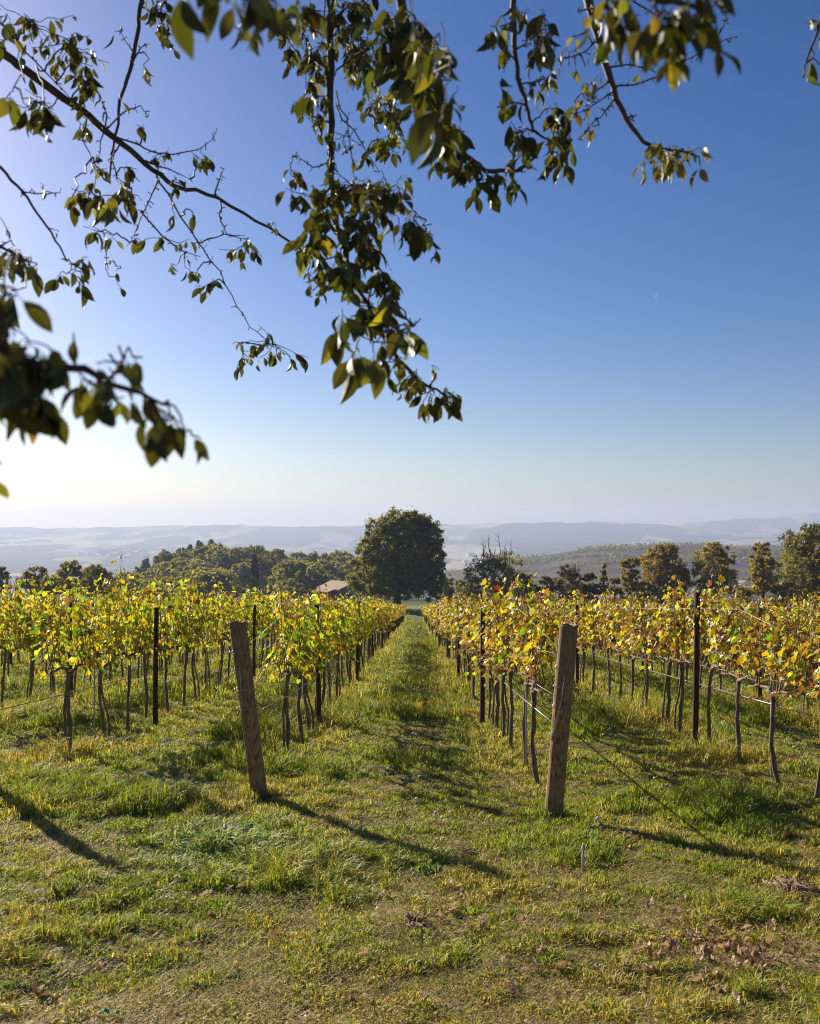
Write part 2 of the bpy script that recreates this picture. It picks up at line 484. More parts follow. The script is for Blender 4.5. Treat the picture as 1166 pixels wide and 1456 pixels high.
# hills and valley beyond: a fan of quads out to eight kilometres
us = (np.linspace(-760, 1900, 560) - CX) / F
ds = np.concatenate([np.geomspace(159.5, 2000, 190), np.geomspace(2010, 8400, 170)])
U, D = np.meshgrid(us, ds)
HX, HY = U * D, D
HZ = ground_z(HX, HY); HZ[:2] -= .12
def hills_col(x, y):
    d = y
    k = 1 + sstep(1500, 3200, d) * 2.2                       # broader fields further off
    a = fbm(x / (60 * k), y / (170 * k), 71, 4)
    f = hash2(np.floor(x / (75 * k) + 1.3 * vnoise(x / 160, y / 300, 74)), np.floor(y / (230 * k) + 1.2 * vnoise(x / 190, y / 260, 75)), 73)
    wood = np.array([.022, .03, .018]); field = np.array([.36, .30, .18]); grass = np.array([.17, .19, .07]); plough = np.array([.30, .21, .15])
    c = np.where((f < .34)[..., None], wood, np.where((f < .58)[..., None], grass, np.where((f < .8)[..., None], field, plough)))
    wmask = sstep(.48, .56, a)[..., None]
    c = c * (1 - wmask) + wood * (.8 + .5 * fbm(x / 22, y / 50, 77, 2))[..., None] * wmask
    # the ridge to the right carries brown scrub and vineyards
    px = CX + F * x / y
    r = (sstep(560, 660, px) * sstep(700, 800, d) * sstep(1700, 1400, d))[..., None]
    sc = np.array([.092, .064, .044]) * (.6 + .8 * fbm(x / 30, y / 12, 79, 4))[..., None]
    bands = sstep(.52, .60, fbm(x / 140, y / 26, 83, 3))[..., None]
    sc = sc * (1 - bands) + np.array([.036, .042, .026]) * bands
    c = c * (1 - r) + sc * r
    near = sstep(600, 420, d)[..., None]
    return c * (1 - near) + np.array([.06, .06, .028]) * near
mb = MB()
i, j = np.meshgrid(np.arange(len(ds) - 1), np.arange(len(us) - 1), indexing='ij'); nx = len(us)
mb.add(np.stack([HX, HY, HZ], -1).reshape(-1, 3), np.stack([i * nx + j, i * nx + j + 1, (i + 1) * nx + j + 1, (i + 1) * nx + j], -1).reshape(-1, 4),
       hills_col(HX, HY).reshape(-1, 3), True)
tag(mb.build('hills', M_HILLS), kind='structure')

# ------------------------------------------------------------------ haze over the valley
def haze():
    m, nt, out = new_mat('valley_haze')
    v = N(nt, 'ShaderNodeVolumePrincipled')
    v.inputs['Color'].default_value = (.46, .54, .74, 1)
    v.inputs['Density'].default_value = 2.3e-4
    v.inputs['Anisotropy'].default_value = .25
    nt.links.new(v.outputs[0], out.inputs['Volume'])
    b = MB(); b.box((-7600, -700, -135), (7600, 8900, 165))
    o = b.build('haze', m)
    tag(o, kind='stuff')
haze()

# ------------------------------------------------------------------ trees beyond the vineyard
def gz1(x, y):
    return float(ground_z(np.array([x]), np.array([y]))[0])

OLIVE = [(4, (.205, .19, .05)), (3, (.15, .145, .04)), (2, (.27, .24, .065)), (1, (.10, .105, .033))]
RUST = [(3, (.25, .175, .045)), (3, (.19, .15, .042)), (2, (.30, .205, .05)), (2, (.12, .11, .036))]
GOLD = [(3, (.33, .265, .05)), (3, (.23, .19, .05)), (2, (.36, .26, .055)), (2, (.17, .165, .045))]
BROWN = [(3, (.15, .115, .05)), (2, (.11, .092, .042)), (2, (.19, .14, .055))]
GREY = [(3, (.13, .115, .085)), (2, (.10, .09, .065)), (1, (.16, .14, .10))]
PINE = [(3, (.075, .092, .038)), (2, (.10, .112, .044)), (1, (.05, .065, .03))]
MAQ = [(4, (.20, .205, .066)), (3, (.25, .24, .078)), (2, (.135, .145, .054)), (1, (.28, .24, .08))]
ORANGE = [(3, (.20, .11, .035)), (2, (.15, .09, .035)), (1, (.10, .075, .03))]

def crown_points(blobs, n, shell=.75, clump=14, cs=.13):
    """points scattered through the outer part of a set of ellipsoids, in clumps"""
    vol = np.array([b[3] * b[4] * b[5] for b in blobs]) ** .7; vol /= vol.sum()
    P = []; Nn = []
    for b, w in zip(blobs, vol):
        k = max(3, int(n * w)); nc = max(3, k // clump)
        cd = rand_unit(nc); cr = shell + (1 - shell) * rng.random(nc) ** .6
        cc = cd * cr[:, None]
        idx = rng.integers(0, nc, k)
        p = cc[idx] + rng.normal(size=(k, 3)) * cs
        P.append(np.array(b[:3]) + p * np.array(b[3:6])); Nn.append(norm(p))
    return np.concatenate(P), np.concatenate(Nn)

def crown_mesh(mb, blobs, n, size, pal, shell=.75, droop=.25, tmpl=None, clump=14, cs=.13):
    p, nn = crown_points(blobs, n, shell, clump, cs)
    k = len(p)
    d = norm(rand_unit(k) + nn * .5 + np.array([0, 0, -droop]))
    nr = norm(nn + rng.normal(size=(k, 3)) * .7 + np.array([0, 0, .35]))
    # colour drifts from clump to clump of the crown, as leaves turn at different times
    cv = .78 + .5 * fbm(p[:, 0] * .5 + p[:, 2] * .37, p[:, 1] * .5 + p[:, 2] * .41, 91, 2)[:, None]
    leaf_batch(mb, *(tmpl or T_CLUMP), p, d, nr, size * (.6 + .7 * rng.random(k)), palette(k, pal) * cv)

def limb_mesh(mb, h, r, blobs, lean=0.0, n=9, col=(.09, .07, .05), z0=-.4):
    top = np.array([lean, 0, h])
    pts = [np.array([0, 0, z0]), np.array([.03, .02, h * .35]), np.array([lean * .5, -.03, h * .7]), top]
    mb.tube(pts, [r * 1.25, r, r * .85, r * .6], 9, col, wob=.15)
    for k in range(n):
        b = blobs[k % len(blobs)]
        e = np.array(b[:3]) + rand_unit(1)[0] * np.array(b[3:6]) * .55
        s_ = pts[1 + k % 3] * (1, 1, 1)
        m = (s_ + e) / 2 + rng.normal(size=3) * .15 * h * .15 + np.array([0, 0, .04 * h])
        mb.tube([s_, m, e], [r * .45, r * .28, r * .08], 6, col)

def make_tree(name, x, y, blobs, n, size, pal, trunk_h, trunk_r, label, cat, group=None, shell=.75, lean=0.0, zoff=0.0, nlimb=9, mat=None, bark=(.09, .07, .05), twigs=0, droop=.25, clump=14, cs=.13):
    root = empty(name, (x, y, gz1(x, y) + zoff), label, cat, group)
    t = MB(); limb_mesh(t, trunk_h, trunk_r, blobs, lean, nlimb, bark)
    for _ in range(twigs):                                   # bare upright shoots
        b = blobs[rng.integers(len(blobs))]
        s_ = np.array(b[:3]) + rand_unit(1)[0] * np.array(b[3:6]) * .5
        e = s_ + np.array([rng.normal() * .45, rng.normal() * .45, .9 + 2.3 * rng.random()])
        t.tube([s_, (s_ + e) / 2 + rng.normal(size=3) * .1, e], [.055, .04, .018], 4, bark)
        for q in range(3):
            a = s_ + (e - s_) * (.3 + .22 * q); t.tube([a, a + np.array([rng.normal() * .4, rng.normal() * .4, .3 + .4 * rng.random()])], [.03, .013], 3, bark)
    t.build('trunk', M_BARK, root)
    c = MB(); crown_mesh(c, blobs, n, size, pal, shell, droop, clump=clump, cs=cs)
    c.build('crown', mat or M_TREE, root)
    return root

# the big round oak at the end of the grass path
def big_oak():
    d = 131.0; x = (565 - CX) / F * d; base = gz1(x, d)
    m = d / F                                             # metres per picture pixel at that distance
    B = []
    prof = [(738, 548, 600, 8), (747, 530, 618, 12), (760, 520, 625, 13), (775, 513, 628, 14), (790, 507, 631, 14), (805, 503, 631, 14), (820, 502, 628, 12), (834, 504, 626, 10), (842, 506, 626, 12)]
    for py, a, b, k in prof:
        z = EYE - (py - CY) * m - base; hw = (b - a) / 2 * m; cx_ = ((a + b) / 2 - CX) * m - x
        for q in range(k):
            th = 2 * math.pi * (q + .35 * random.random() + py * .13) / k
            rr = .85 + .85 * random.random(); e = max(hw - rr * random.uniform(.5, 1.0), .2)
            B.append((cx_ + math.cos(th) * e, math.sin(th) * e, z + random.uniform(-.4, .4), rr, rr, rr * .78))
    B += [((590 - CX) * m - x + .0, -1.2, EYE - (742 - CY) * m - base, 1.3, 1.3, 1.0), ((609 - CX) * m - x, -.6, EYE - (743 - CY) * m - base, .95, 1.2, .9), ((556 - CX) * m - x, -.6, EYE - (741 - CY) * m - base, 1.1, 1.2, .7)]
    B += [(0, 0, EYE - (780 - CY) * m - base, 4.2, 4.2, 4.2), (.3, 0, EYE - (815 - CY) * m - base, 4.8, 4.8, 2.6)]
    make_tree('oak_tree', x, d, B, 33000, .36, [(4, (.15, .15, .04)), (3, (.11, .115, .034)), (2, (.21, .19, .052)), (1, (.075, .08, .028))], 5.5, .42, 'big round dark green oak standing alone at the end of the grass path', 'oak tree', shell=.8, lean=.2, nlimb=16, clump=36, cs=.16)
big_oak()

def pxtree(name, px0, px1, ytop, ybase, d, n, size, pal, label, cat, tier=(1, .75, .5), **kw):
    """a tree given by the width and top it has from the vineyard, its crown a stack of clumps"""
    m = d / F; x = ((px0 + px1) / 2 - CX) * m; g = gz1(x, d)
    zt = EYE - (ytop - CY) * m - g; zb = max(EYE - (ybase - CY) * m - g, .4); hw = (px1 - px0) / 2 * m
    B = []
    nt_ = kw.pop('tiers', 4); per = kw.pop('per', 6); shape = kw.pop('shape', 'round'); th = kw.pop('trunk_h', None); tr = kw.pop('trunk_r', .16)
    for i in range(nt_):
        f = (i + .5) / nt_
        if shape == 'round': w = math.sqrt(max(.05, 1 - (2 * f - 0.9) ** 2 * .95))
        elif shape == 'cone': w = 1.05 - f * .85
        else: w = .85 if .1 < f < .9 else .6
        r = max(hw * .42 * (w * .6 + .4), .25); z = zb + (zt - zb) * f
        for q in range(per):
            a = 2 * math.pi * (q + random.random() * .6) / per + i
            e = max(hw * w - r * .75, 0) * random.uniform(.75, 1.05)
            B.append((math.cos(a) * e, math.sin(a) * e, min(z + random.uniform(-.25, .25) * r, zt - r * .75), r, r, min(r, (zt - zb) / nt_ * 1.2)))
    return make_tree(name, x, d, B, n, size, pal, th or zb + (zt - zb) * .6, tr, label, cat, **kw)

pxtree('fruit_tree', 662, 752, 786, 842, 121, 2900, .28, OLIVE + [(2, (.20, .19, .05))], 'small olive green fruit tree with bare twigs sticking up, right of the big oak', 'fruit tree', trunk_h=3.6, trunk_r=.24, nlimb=16, twigs=26, tiers=3, per=6, shell=.5, bark=(.075, .055, .045))
pxtree('oak_tree', 908, 982, 777, 846, 126, 5200, .36, RUST, 'broad rusty brown oak behind the right vine rows, beside a grey bush', 'oak tree', 'x' and (1, 1), group='trees along the right edge of the vineyard', tiers=4, per=7, nlimb=12, shell=.6)
pxtree('field_maple', 982, 1052, 772, 846, 122, 3300, .34, GOLD, 'loose golden tree between the rusty oak and a slimmer golden tree', 'tree', group='trees along the right edge of the vineyard', tiers=5, per=6, nlimb=14, shell=.55)
pxtree('field_maple', 1062, 1108, 772, 842, 124, 2600, .34, GOLD + [(3, (.10, .10, .035))], 'slim golden green tree behind the right vine rows, just left of the large dark tree', 'tree', group='trees along the right edge of the vineyard', tiers=5, per=5, nlimb=12, shell=.55)
pxtree('oak_tree', 1106, 1215, 748, 856, 116, 8500, .36, OLIVE, 'large dark olive tree at the right end of the tree line', 'oak tree', group='trees along the right edge of the vineyard', tiers=6, per=8, nlimb=14, shell=.62)
pxtree('evergreen_oak', 880, 912, 793, 858, 122, 2400, .3, RUST + OLIVE, 'bushy yellowish green tree with two pointed tops, left of the rusty oak', 'tree', group='trees along the right edge of the vineyard', tiers=4, per=5, shape='col')
pxtree('cypress_sapling', 849, 868, 800, 846, 120, 900, .26, GOLD + OLIVE, 'narrow upright yellow green conifer behind the right vine rows', 'conifer', group='trees along the right edge of the vineyard', tiers=5, per=4, shape='cone')
pxtree('grey_bush', 926, 976, 818, 860, 119, 2600, .26, GREY, 'bare grey brown bush in front of the rusty oak', 'bush', group='bushes along the right edge of the vineyard', tiers=3, per=7, trunk_h=1.5, trunk_r=.07, nlimb=18, shell=.4)
pxtree('grey_bush', 782, 834, 805, 862, 122, 3400, .26, GREY + BROWN, 'rounded grey brown bush right of the fruit tree', 'bush', group='bushes along the right edge of the vineyard', tiers=4, per=6, trunk_h=1.8, trunk_r=.07, nlimb=18, shell=.45)
pxtree('grey_bush', 760, 790, 818, 862, 123, 1900, .26, GREY, 'low pale grey bush touching the left of a taller grey brown bush', 'bush', group='bushes along the right edge of the vineyard', tiers=3, per=5, trunk_h=1.4, trunk_r=.06, nlimb=14, shell=.45)
pxtree('evergreen_bush', 824, 852, 812, 862, 121, 2200, .28, PINE + OLIVE, 'dark green bush between a grey brown bush and a narrow yellow conifer', 'bush', group='bushes along the right edge of the vineyard', tiers=3, per=5)
pxtree('evergreen_bush', 728, 764, 815, 862, 124, 2300, .28, PINE, 'dark evergreen bush behind the fruit tree', 'bush', group='bushes along the right edge of the vineyard', tiers=3, per=5)
pxtree('evergreen_bush', 622, 652, 822, 850, 139, 1500, .3, MAQ, 'olive bush under the right side of the big oak', 'bush', group='bushes around the big oak', tiers=3, per=5)
pxtree('evergreen_bush', 645, 690, 826, 856, 142, 1900, .3, OLIVE, 'low hedge like bush between the big oak and the fruit tree', 'bush', group='bushes around the big oak', tiers=2, per=7)
pxtree('evergreen_bush', 864, 884, 818, 862, 124, 1400, .28, BROWN, 'small brown bush right of the narrow yellow conifer', 'bush', group='bushes along the right edge of the vineyard', tiers=3, per=4)
pxtree('evergreen_bush', 1040, 1075, 832, 862, 126, 1300, .28, OLIVE, 'low olive bush between the two golden trees', 'bush', group='bushes along the right edge of the vineyard', tiers=2, per=5)
pxtree('evergreen_bush', 690, 732, 826, 860, 127, 1700, .28, OLIVE, 'low olive bush behind the left half of the fruit tree', 'bush', group='bushes along the right edge of the vineyard', tiers=2, per=6)
pxtree('evergreen_bush', 894, 930, 824, 862, 123, 1500, .28, BROWN + OLIVE, 'low brown green bush in front of the left edge of the rusty oak', 'bush', group='bushes along the right edge of the vineyard', tiers=2, per=6)
pxtree('evergreen_bush', 1094, 1126, 830, 862, 118, 1500, .28, OLIVE, 'low olive bush at the left foot of the large dark tree', 'bush', group='bushes along the right edge of the vineyard', tiers=2, per=6)
# left: brown oaks behind the left rows
pxtree('oak_tree', 78, 122, 800, 842, 140, 2600, .36, BROWN + OLIVE, 'rounded brown green oak behind the left vine rows, tallest of its clump', 'oak tree', group='oaks behind the left vine rows', tiers=3, per=6)
pxtree('oak_tree', 112, 160, 806, 842, 136, 2600, .36, BROWN + OLIVE, 'rounded brown green oak at the right end of the clump behind the left vine rows', 'oak tree', group='oaks behind the left vine rows', tiers=3, per=6)
pxtree('oak_tree', 58, 92, 822, 846, 128, 1500, .32, MAQ, 'low olive oak in front of the clump behind the left vine rows', 'oak tree', group='oaks behind the left vine rows', tiers=2, per=5)
pxtree('oak_tree', 28, 72, 808, 842, 146, 2300, .36, BROWN, 'dark brown oak left of the tallest oak of its clump behind the left rows', 'oak tree', group='oaks behind the left vine rows', tiers=3, per=6)
pxtree('oak_tree', -30, 12, 802, 842, 134, 1900, .36, BROWN, 'dark brown oak cut by the left edge of the view', 'oak tree', group='oaks behind the left vine rows', tiers=3, per=6)

# the wooded hill behind the left rows
def proto_tree(kind):
    b = MB(); t = MB()
    if kind == 'pine':
        for i in range(6):
            f = i / 5; w = 2.7 * (1.05 - f * .75)
            crown_mesh(b, [(math.cos(a) * w * .5, math.sin(a) * w * .5, 2.6 + f * 5.6, w * .62, w * .62, .9) for a in (i, i + 2.1, i + 4.2)], 230, .6, PINE, .5, .1)
        t.tube([(0, 0, -.6), (.05, 0, 4), (0, 0, 8.3)], [.22, .16, .04], 6, (.10, .07, .05))
    elif kind == 'cypress':
        crown_mesh(b, [(0, 0, z, r, r, 1.3) for z, r in ((1.3, 1.2), (3, 1.4), (4.8, 1.35), (6.6, 1.1), (8.1, .65))], 2600, .34, [(3, (.022, .03, .016)), (1, (.032, .04, .02))], .7, -.6)
        t.tube([(0, 0, -.5), (0, 0, 4)], [.18, .08], 6, (.08, .06, .04))
    else:
        pal = {'maquis': MAQ, 'broad': [(3, (.155, .17, .06)), (2, (.20, .205, .07)), (2, (.105, .12, .045))], 'brown': [(2, (.15, .12, .05)), (3, (.11, .105, .045))], 'orange': ORANGE}[kind]
        bl = []
        for q in range(13):
            a = q * 2.4; e = 2.2 * math.sqrt((q + .5) / 13)
            bl.append((math.cos(a) * e, math.sin(a) * e, 2.9 + random.uniform(-.9, 1.1) + (1.5 - e * .7), 1.15, 1.15, 1.0))
        crown_mesh(b, bl, 1250, .52, pal, .65)
        t.tube([(0, 0, -.6), (.1, 0, 1.2), (0, .1, 3.4)], [.24, .2, .1], 6, (.08, .06, .045))
    return b.mesh('crown'), t.mesh('trunk')
PROTO = {k: proto_tree(k) for k in ('pine', 'cypress', 'maquis', 'broad', 'brown', 'orange')}
NAMES = {'pine': 'pine_tree', 'cypress': 'cypress_tree', 'maquis': 'evergreen_tree', 'broad': 'oak_tree', 'brown': 'oak_tree', 'orange': 'autumn_tree'}
def hill_tree(kind, x, y, s, label, cat, group=None, sz=1.0):
    r = empty(NAMES[kind], (x, y, gz1(x, y) - .2 * s), label, cat, group)
    r.scale = (s, s, s * sz); r.rotation_euler = (0, 0, random.random() * 6.28)
    cm, tm = PROTO[kind]
    link('trunk', tm, M_BARK, r); link('crown', cm, M_TREE, r)
    return r
PINES = [(196, 812, 'lowest'), (207, 801, 'second'), (228, 793, 'third'), (242, 794, 'fourth'), (254, 785, 'fifth'), (262, 784, 'sixth'), (270, 780, 'seventh'), (283, 775, 'eighth'), (300, 773, 'tall ninth')]
for px, yt, nm in PINES:
    d = 352.0; x = (px - CX) / F * d; g = gz1(x, d); top = EYE - (yt - CY) / F * d
    s = max((top - g) / 7.6, .75)
    hill_tree('pine', x, d, s, nm + ' dark pine up the left crest of the wooded hill', 'pine tree', 'pines along the crest of the wooded hill')
hill_tree('cypress', (362 - CX) / F * 214, 214, .82, 'single narrow dark cypress in front of the wooded hill', 'cypress', sz=1.62)
hill_tree('orange', (369 - CX) / F * 206, 206, .60, 'small orange autumn tree below the dark cypress', 'autumn tree', sz=1.0)
WL = {'maquis': 'rounded olive green evergreen tree among the woods on the hill', 'broad': 'rounded dark green oak among the woods on the hill', 'brown': 'brownish rounded oak among the woods on the hill', 'orange': 'small orange autumn tree among the woods on the hill'}
wood_n = 0
for row, d in enumerate(np.linspace(205, 400, 17)):
    lo, hi = (150 if d < 300 else 196), 512
    if d > 330: lo = 196 + (d - 330) * .25
    step = 17.0 / d * 300 * .85
    px = lo + random.random() * step
    while px < hi:
        x = (px - CX) / F * d; u = random.random()
        kind = 'maquis' if u < .55 else 'broad' if u < .88 else 'brown' if u < .985 else 'orange'
        s = random.uniform(.9, 1.75) if random.random() < .7 else random.uniform(.6, .9)
        if 318 < px < 408 and d < 266 or 415 < px < 525 and d < 240: px += 8; continue
        hill_tree(kind, x, d + random.uniform(-5, 5), s, WL[kind], 'tree', {'maquis': 'olive evergreens in the wood on the hill', 'broad': 'dark oaks in the wood on the hill', 'brown': 'brown oaks in the wood on the hill', 'orange': 'orange trees in the wood on the hill'}[kind], random.uniform(.8, 1.1))
        wood_n += 1
        px += step * random.uniform(.75, 1.3)
print('woods', wood_n)

# far woods on the ridge to the right and along the valley floor: one mass
def ridge_woods():
    b = MB(); P = []
    for _ in range(5200):
        px = random.uniform(600, 1300); d = random.uniform(760, 1330); x = (px - CX) / F * d
        band = fbm(np.array([x / 140]), np.array([d / 26]), 83, 3)[0]; cl = fbm(np.array([x / 45]), np.array([d / 45]), 87, 2)[0]
        if (band > .53 and random.random() < .9) or cl > .64 or (d > 1180 and d < 1235 and cl > .47):
            P.append((x, d, gz1(x, d), random.uniform(1.2, 2.5)))
    print('ridge trees', len(P))
    P = np.array(P); k = 26
    c = np.repeat(P, k, 0); n_ = len(c); u = rand_unit(n_); r = c[:, 3:4]
    pos = c[:, :3] + u * r * np.array([.75, .75, .8]) * (.6 + .4 * rng.random((n_, 1))) + np.stack([0 * r[:, 0], 0 * r[:, 0], r[:, 0] * .7], 1)
    leaf_batch(b, *T_CARD, pos, rand_unit(n_), norm(u + [0, 0, .5]), r[:, 0] * .8, palette(n_, MAQ + [(2, (.09, .07, .045))]))
    tag(b.build('far_ridge_wood', M_TREE), 'strips of dark woodland across the brown ridge on the right', 'woodland', kind='stuff')
ridge_woods()

# ------------------------------------------------------------------ houses
M_WALL = attr_mat('rendered_wall', .9, .15, (.85, 1.12), .2, 3)
M_ROOF = attr_mat('clay_tile_roof', .85, .2, (.65, 1.3), .4, 9)
def gable(mb, w, l, h, rise, over, col, roof):
    """one gabled body and its roof, along local Y"""
    mb.add([(-w, -l, -1), (w, -l, -1), (w, l, -1), (-w, l, -1), (-w, -l, h), (w, -l, h), (w, l, h), (-w, l, h), (0, -l, h + rise), (0, l, h + rise)],
           [(0, 1, 5, 8, 4), (1, 2, 6, 5), (2, 3, 7, 9, 6), (3, 0, 4, 7)], col)
    W = w + over; L = l + over; k = rise / w; t = .22
    for s_ in (-1, 1):
        a = [(0, -L, h + rise + .03), (s_ * W, -L, h - k * over + .03), (s_ * W, L, h - k * over + .03), (0, L, h + rise + .03)]
        top = [(p[0], p[1], p[2] + t) for p in a]
        roof.add(a + top, [(0, 1, 2, 3), (4, 7, 6, 5), (0, 4, 5, 1), (1, 5, 6, 2), (2, 6, 7, 3)])
def farmhouse():
    d = 172.; m = d / F; x = (487 - CX) * m; z = EYE - (854.5 - CY) * m
    r = empty('farmhouse', (x, d, z), 'low farmhouse with pale tiled roof half hidden by the big oak', 'house'); r.rotation_euler = (0, 0, math.radians(36)); r.scale = (.86, .86, .9)
    w = MB(); rf = MB(); gable(w, 3.3, 4.2, 2.5, 1.25, .35, (.30, .20, .14), rf)
    rf.c = [np.broadcast_to(np.array([.33, .235, .18]), c.shape) for c in rf.c]
    w.build('wall', M_WALL, r); rf.build('roof', M_ROOF, r)
    a = MB(); a.box((-5.0, -2.6, -1), (-3.31, 3.0, 2.0), (.42, .14, .085)); a.build('brick_annex', M_WALL, r)
    a = MB(); a.add([(-5.3, -2.9, 1.95), (-3.2, -2.9, 2.55), (-3.2, 3.2, 2.55), (-5.3, 3.2, 1.95), (-5.3, -2.9, 2.15), (-3.2, -2.9, 2.75), (-3.2, 3.2, 2.75), (-5.3, 3.2, 2.15)],
                    [(0, 3, 2, 1), (4, 5, 6, 7), (0, 1, 5, 4), (1, 2, 6, 5), (2, 3, 7, 6), (3, 0, 4, 7)], (.42, .26, .19)); a.build('annex_roof', M_ROOF, r)
    win = MB(); win.box((-1.5, -4.26, .7), (-.6, -4.18, 1.8), (.03, .03, .03)); win.build('window', M_PLAIN, r)
    dr = MB(); dr.box((.3, -4.27, -1), (1.3, -4.18, 1.5), (.10, .06, .035)); dr.build('door', M_PLAIN, r)
    ch = MB(); ch.box((1.2, .4, 3.1), (1.8, 1.0, 4.3), (.28, .17, .12)); ch.build('chimney', M_WALL, r)
farmhouse()
HM = []
for k in range(3):
    w = MB(); rf = MB(); gable(w, 4 + k, 6, 4.2 + .7 * k, 1.6, .4, [(.62, .52, .43), (.66, .60, .54), (.5, .37, .27)][k], rf)
    rf.c = [np.broadcast_to(np.array([.40, .22, .15]), c.shape) for c in rf.c]
    wi = MB()
    for i in range(3): wi.box((-3 + 2.4 * i, -6.06, 1.4), (-2.1 + 2.4 * i, -5.98, 2.8), (.05, .045, .04))
    HM.append((w.mesh('wall'), rf.mesh('roof'), wi.mesh('window')))
def house(px, py, d, k, rot, label, group, s=1.0):
    x = (px - CX) / F * d; z = min(EYE - (py - CY) / F * d, 1e9)
    z = gz1(x, d) if py is None else z
    r = empty('village_house', (x, d, z), label, 'house', group); r.rotation_euler = (0, 0, rot); r.scale = (s, s, s)
    link('wall', HM[k][0], M_WALL, r); link('roof', HM[k][1], M_ROOF, r); link('window', HM[k][2], M_PLAIN, r)
    return r
def house_on(px, d, k, rot, label, group, s=1.0):
    x = (px - CX) / F * d; r = house(px, CY, d, k, rot, label, group, s); r.location.z = gz1(x, d)
VH = [(1058, 858, 1, .3, 'pale house uphill at the left of the hamlet below the brown ridge'), (1068, 866, 0, 1.2, 'cream house beside the upper pale house of the hamlet'), (1060, 790, 2, .6, 'tan house lowest in the hamlet below the brown ridge'),
      (1082, 850, 1, -.4, 'pale house just right of the cream house in the hamlet'), (1112, 838, 1, .2, 'pale house at the right end of the hamlet, beside the large dark tree'), (1044, 800, 0, .9, 'cream house at the lower left of the hamlet'),
      (978, 720, 0, .3, 'cream house glimpsed low between the rusty oak and the golden tree'), (988, 716, 1, 1.0, 'white house glimpsed low behind the golden tree')]
for px, d, k, rot, lb in VH: house_on(px, d, k, rot, lb, 'hamlet below the brown ridge', .8)
for _ in range(26):                                       # a hill town far away in the haze on the left
    px = random.gauss(165, 22); d = random.uniform(3150, 3700)
    house_on(px, d, random.randrange(3), random.random() * 3, 'tiny pale house of the hill town fading into the haze on the left', 'hill town in the haze', random.uniform(1.2, 2.0))
for _ in range(12):
    px = random.uniform(620, 900); d = random.uniform(2300, 3300)
    house_on(px, d, random.randrange(2), random.random() * 3, 'tiny pale building on the hazy valley floor right of the big oak', 'buildings on the valley floor', random.uniform(1.3, 2.4))

# a faint day moon
def moon():
    c = np.array([(935 - CX) / F * 20000, 20000, EYE + (CY - 421) / F * 20000]); R = 50.; V = []; Fs = []
    n = 24
    fwd = norm(c); right = norm(np.cross(fwd, [0, 0, 1.])); up = np.cross(right, fwd)
    lit = norm(-right * .8 + up * .15)                      # lit limb towards the sun
    ax2 = np.cross(lit, fwd)
    for i in range(n + 1):
        a = -math.pi / 2 + math.pi * i / n
        outer = lit * math.cos(a) * R + ax2 * math.sin(a) * R
        inner = lit * math.cos(a) * R * .45 + ax2 * math.sin(a) * R
        V += [c + outer, c + inner, c + (outer + inner) / 2 - fwd * R * math.cos(a) * .5]
    for i in range(n):
        a = i * 3; b = a + 3
        Fs += [(a, b, b + 2, a + 2), (a + 2, b + 2, b + 1, a + 1), (a, a + 1, b + 1, b)]
    mb = MB(); mb.add(V, Fs, (.62, .66, .74))
    m, nt, out = new_mat('moonlight'); e = N(nt, 'ShaderNodeEmission'); e.inputs[0].default_value = (.36, .46, .72, 1); e.inputs[1].default_value = .42
    nt.links.new(e.outputs[0], out.inputs[0])
    tag(mb.build('moon', m), 'thin pale crescent moon in the blue sky on the right', 'moon')
moon()

# ------------------------------------------------------------------ vines, posts and wires
ORD = ['first', 'second', 'third', 'fourth', 'fifth', 'sixth', 'seventh', 'eighth', 'ninth', 'tenth', 'eleventh', 'twelfth', 'thirteenth', 'fourteenth', 'fifteenth', 'sixteenth', 'seventeenth', 'eighteenth', 'nineteenth', 'twentieth']
YEL = (.50, .385, .026); LIME = (.36, .42, .034); GRN = (.15, .24, .03); OCH = (.29, .18, .035); BRN = (.16, .085, .035); PALE = (.50, .43, .22); RED = (.28, .06, .03)
PAL_L = [(5, YEL), (4.5, LIME), (2.2, GRN), (1.8, OCH), (.8, BRN), (.5, PALE)]
PAL_R = [(4.4, YEL), (1.4, LIME), (.8, GRN), (5.2, OCH), (3.4, BRN), (1.2, PALE), (.15, RED)]
PAL_F = [(4, YEL), (1, LIME), (.4, GRN), (4.5, OCH), (2.5, BRN), (1, PALE)]
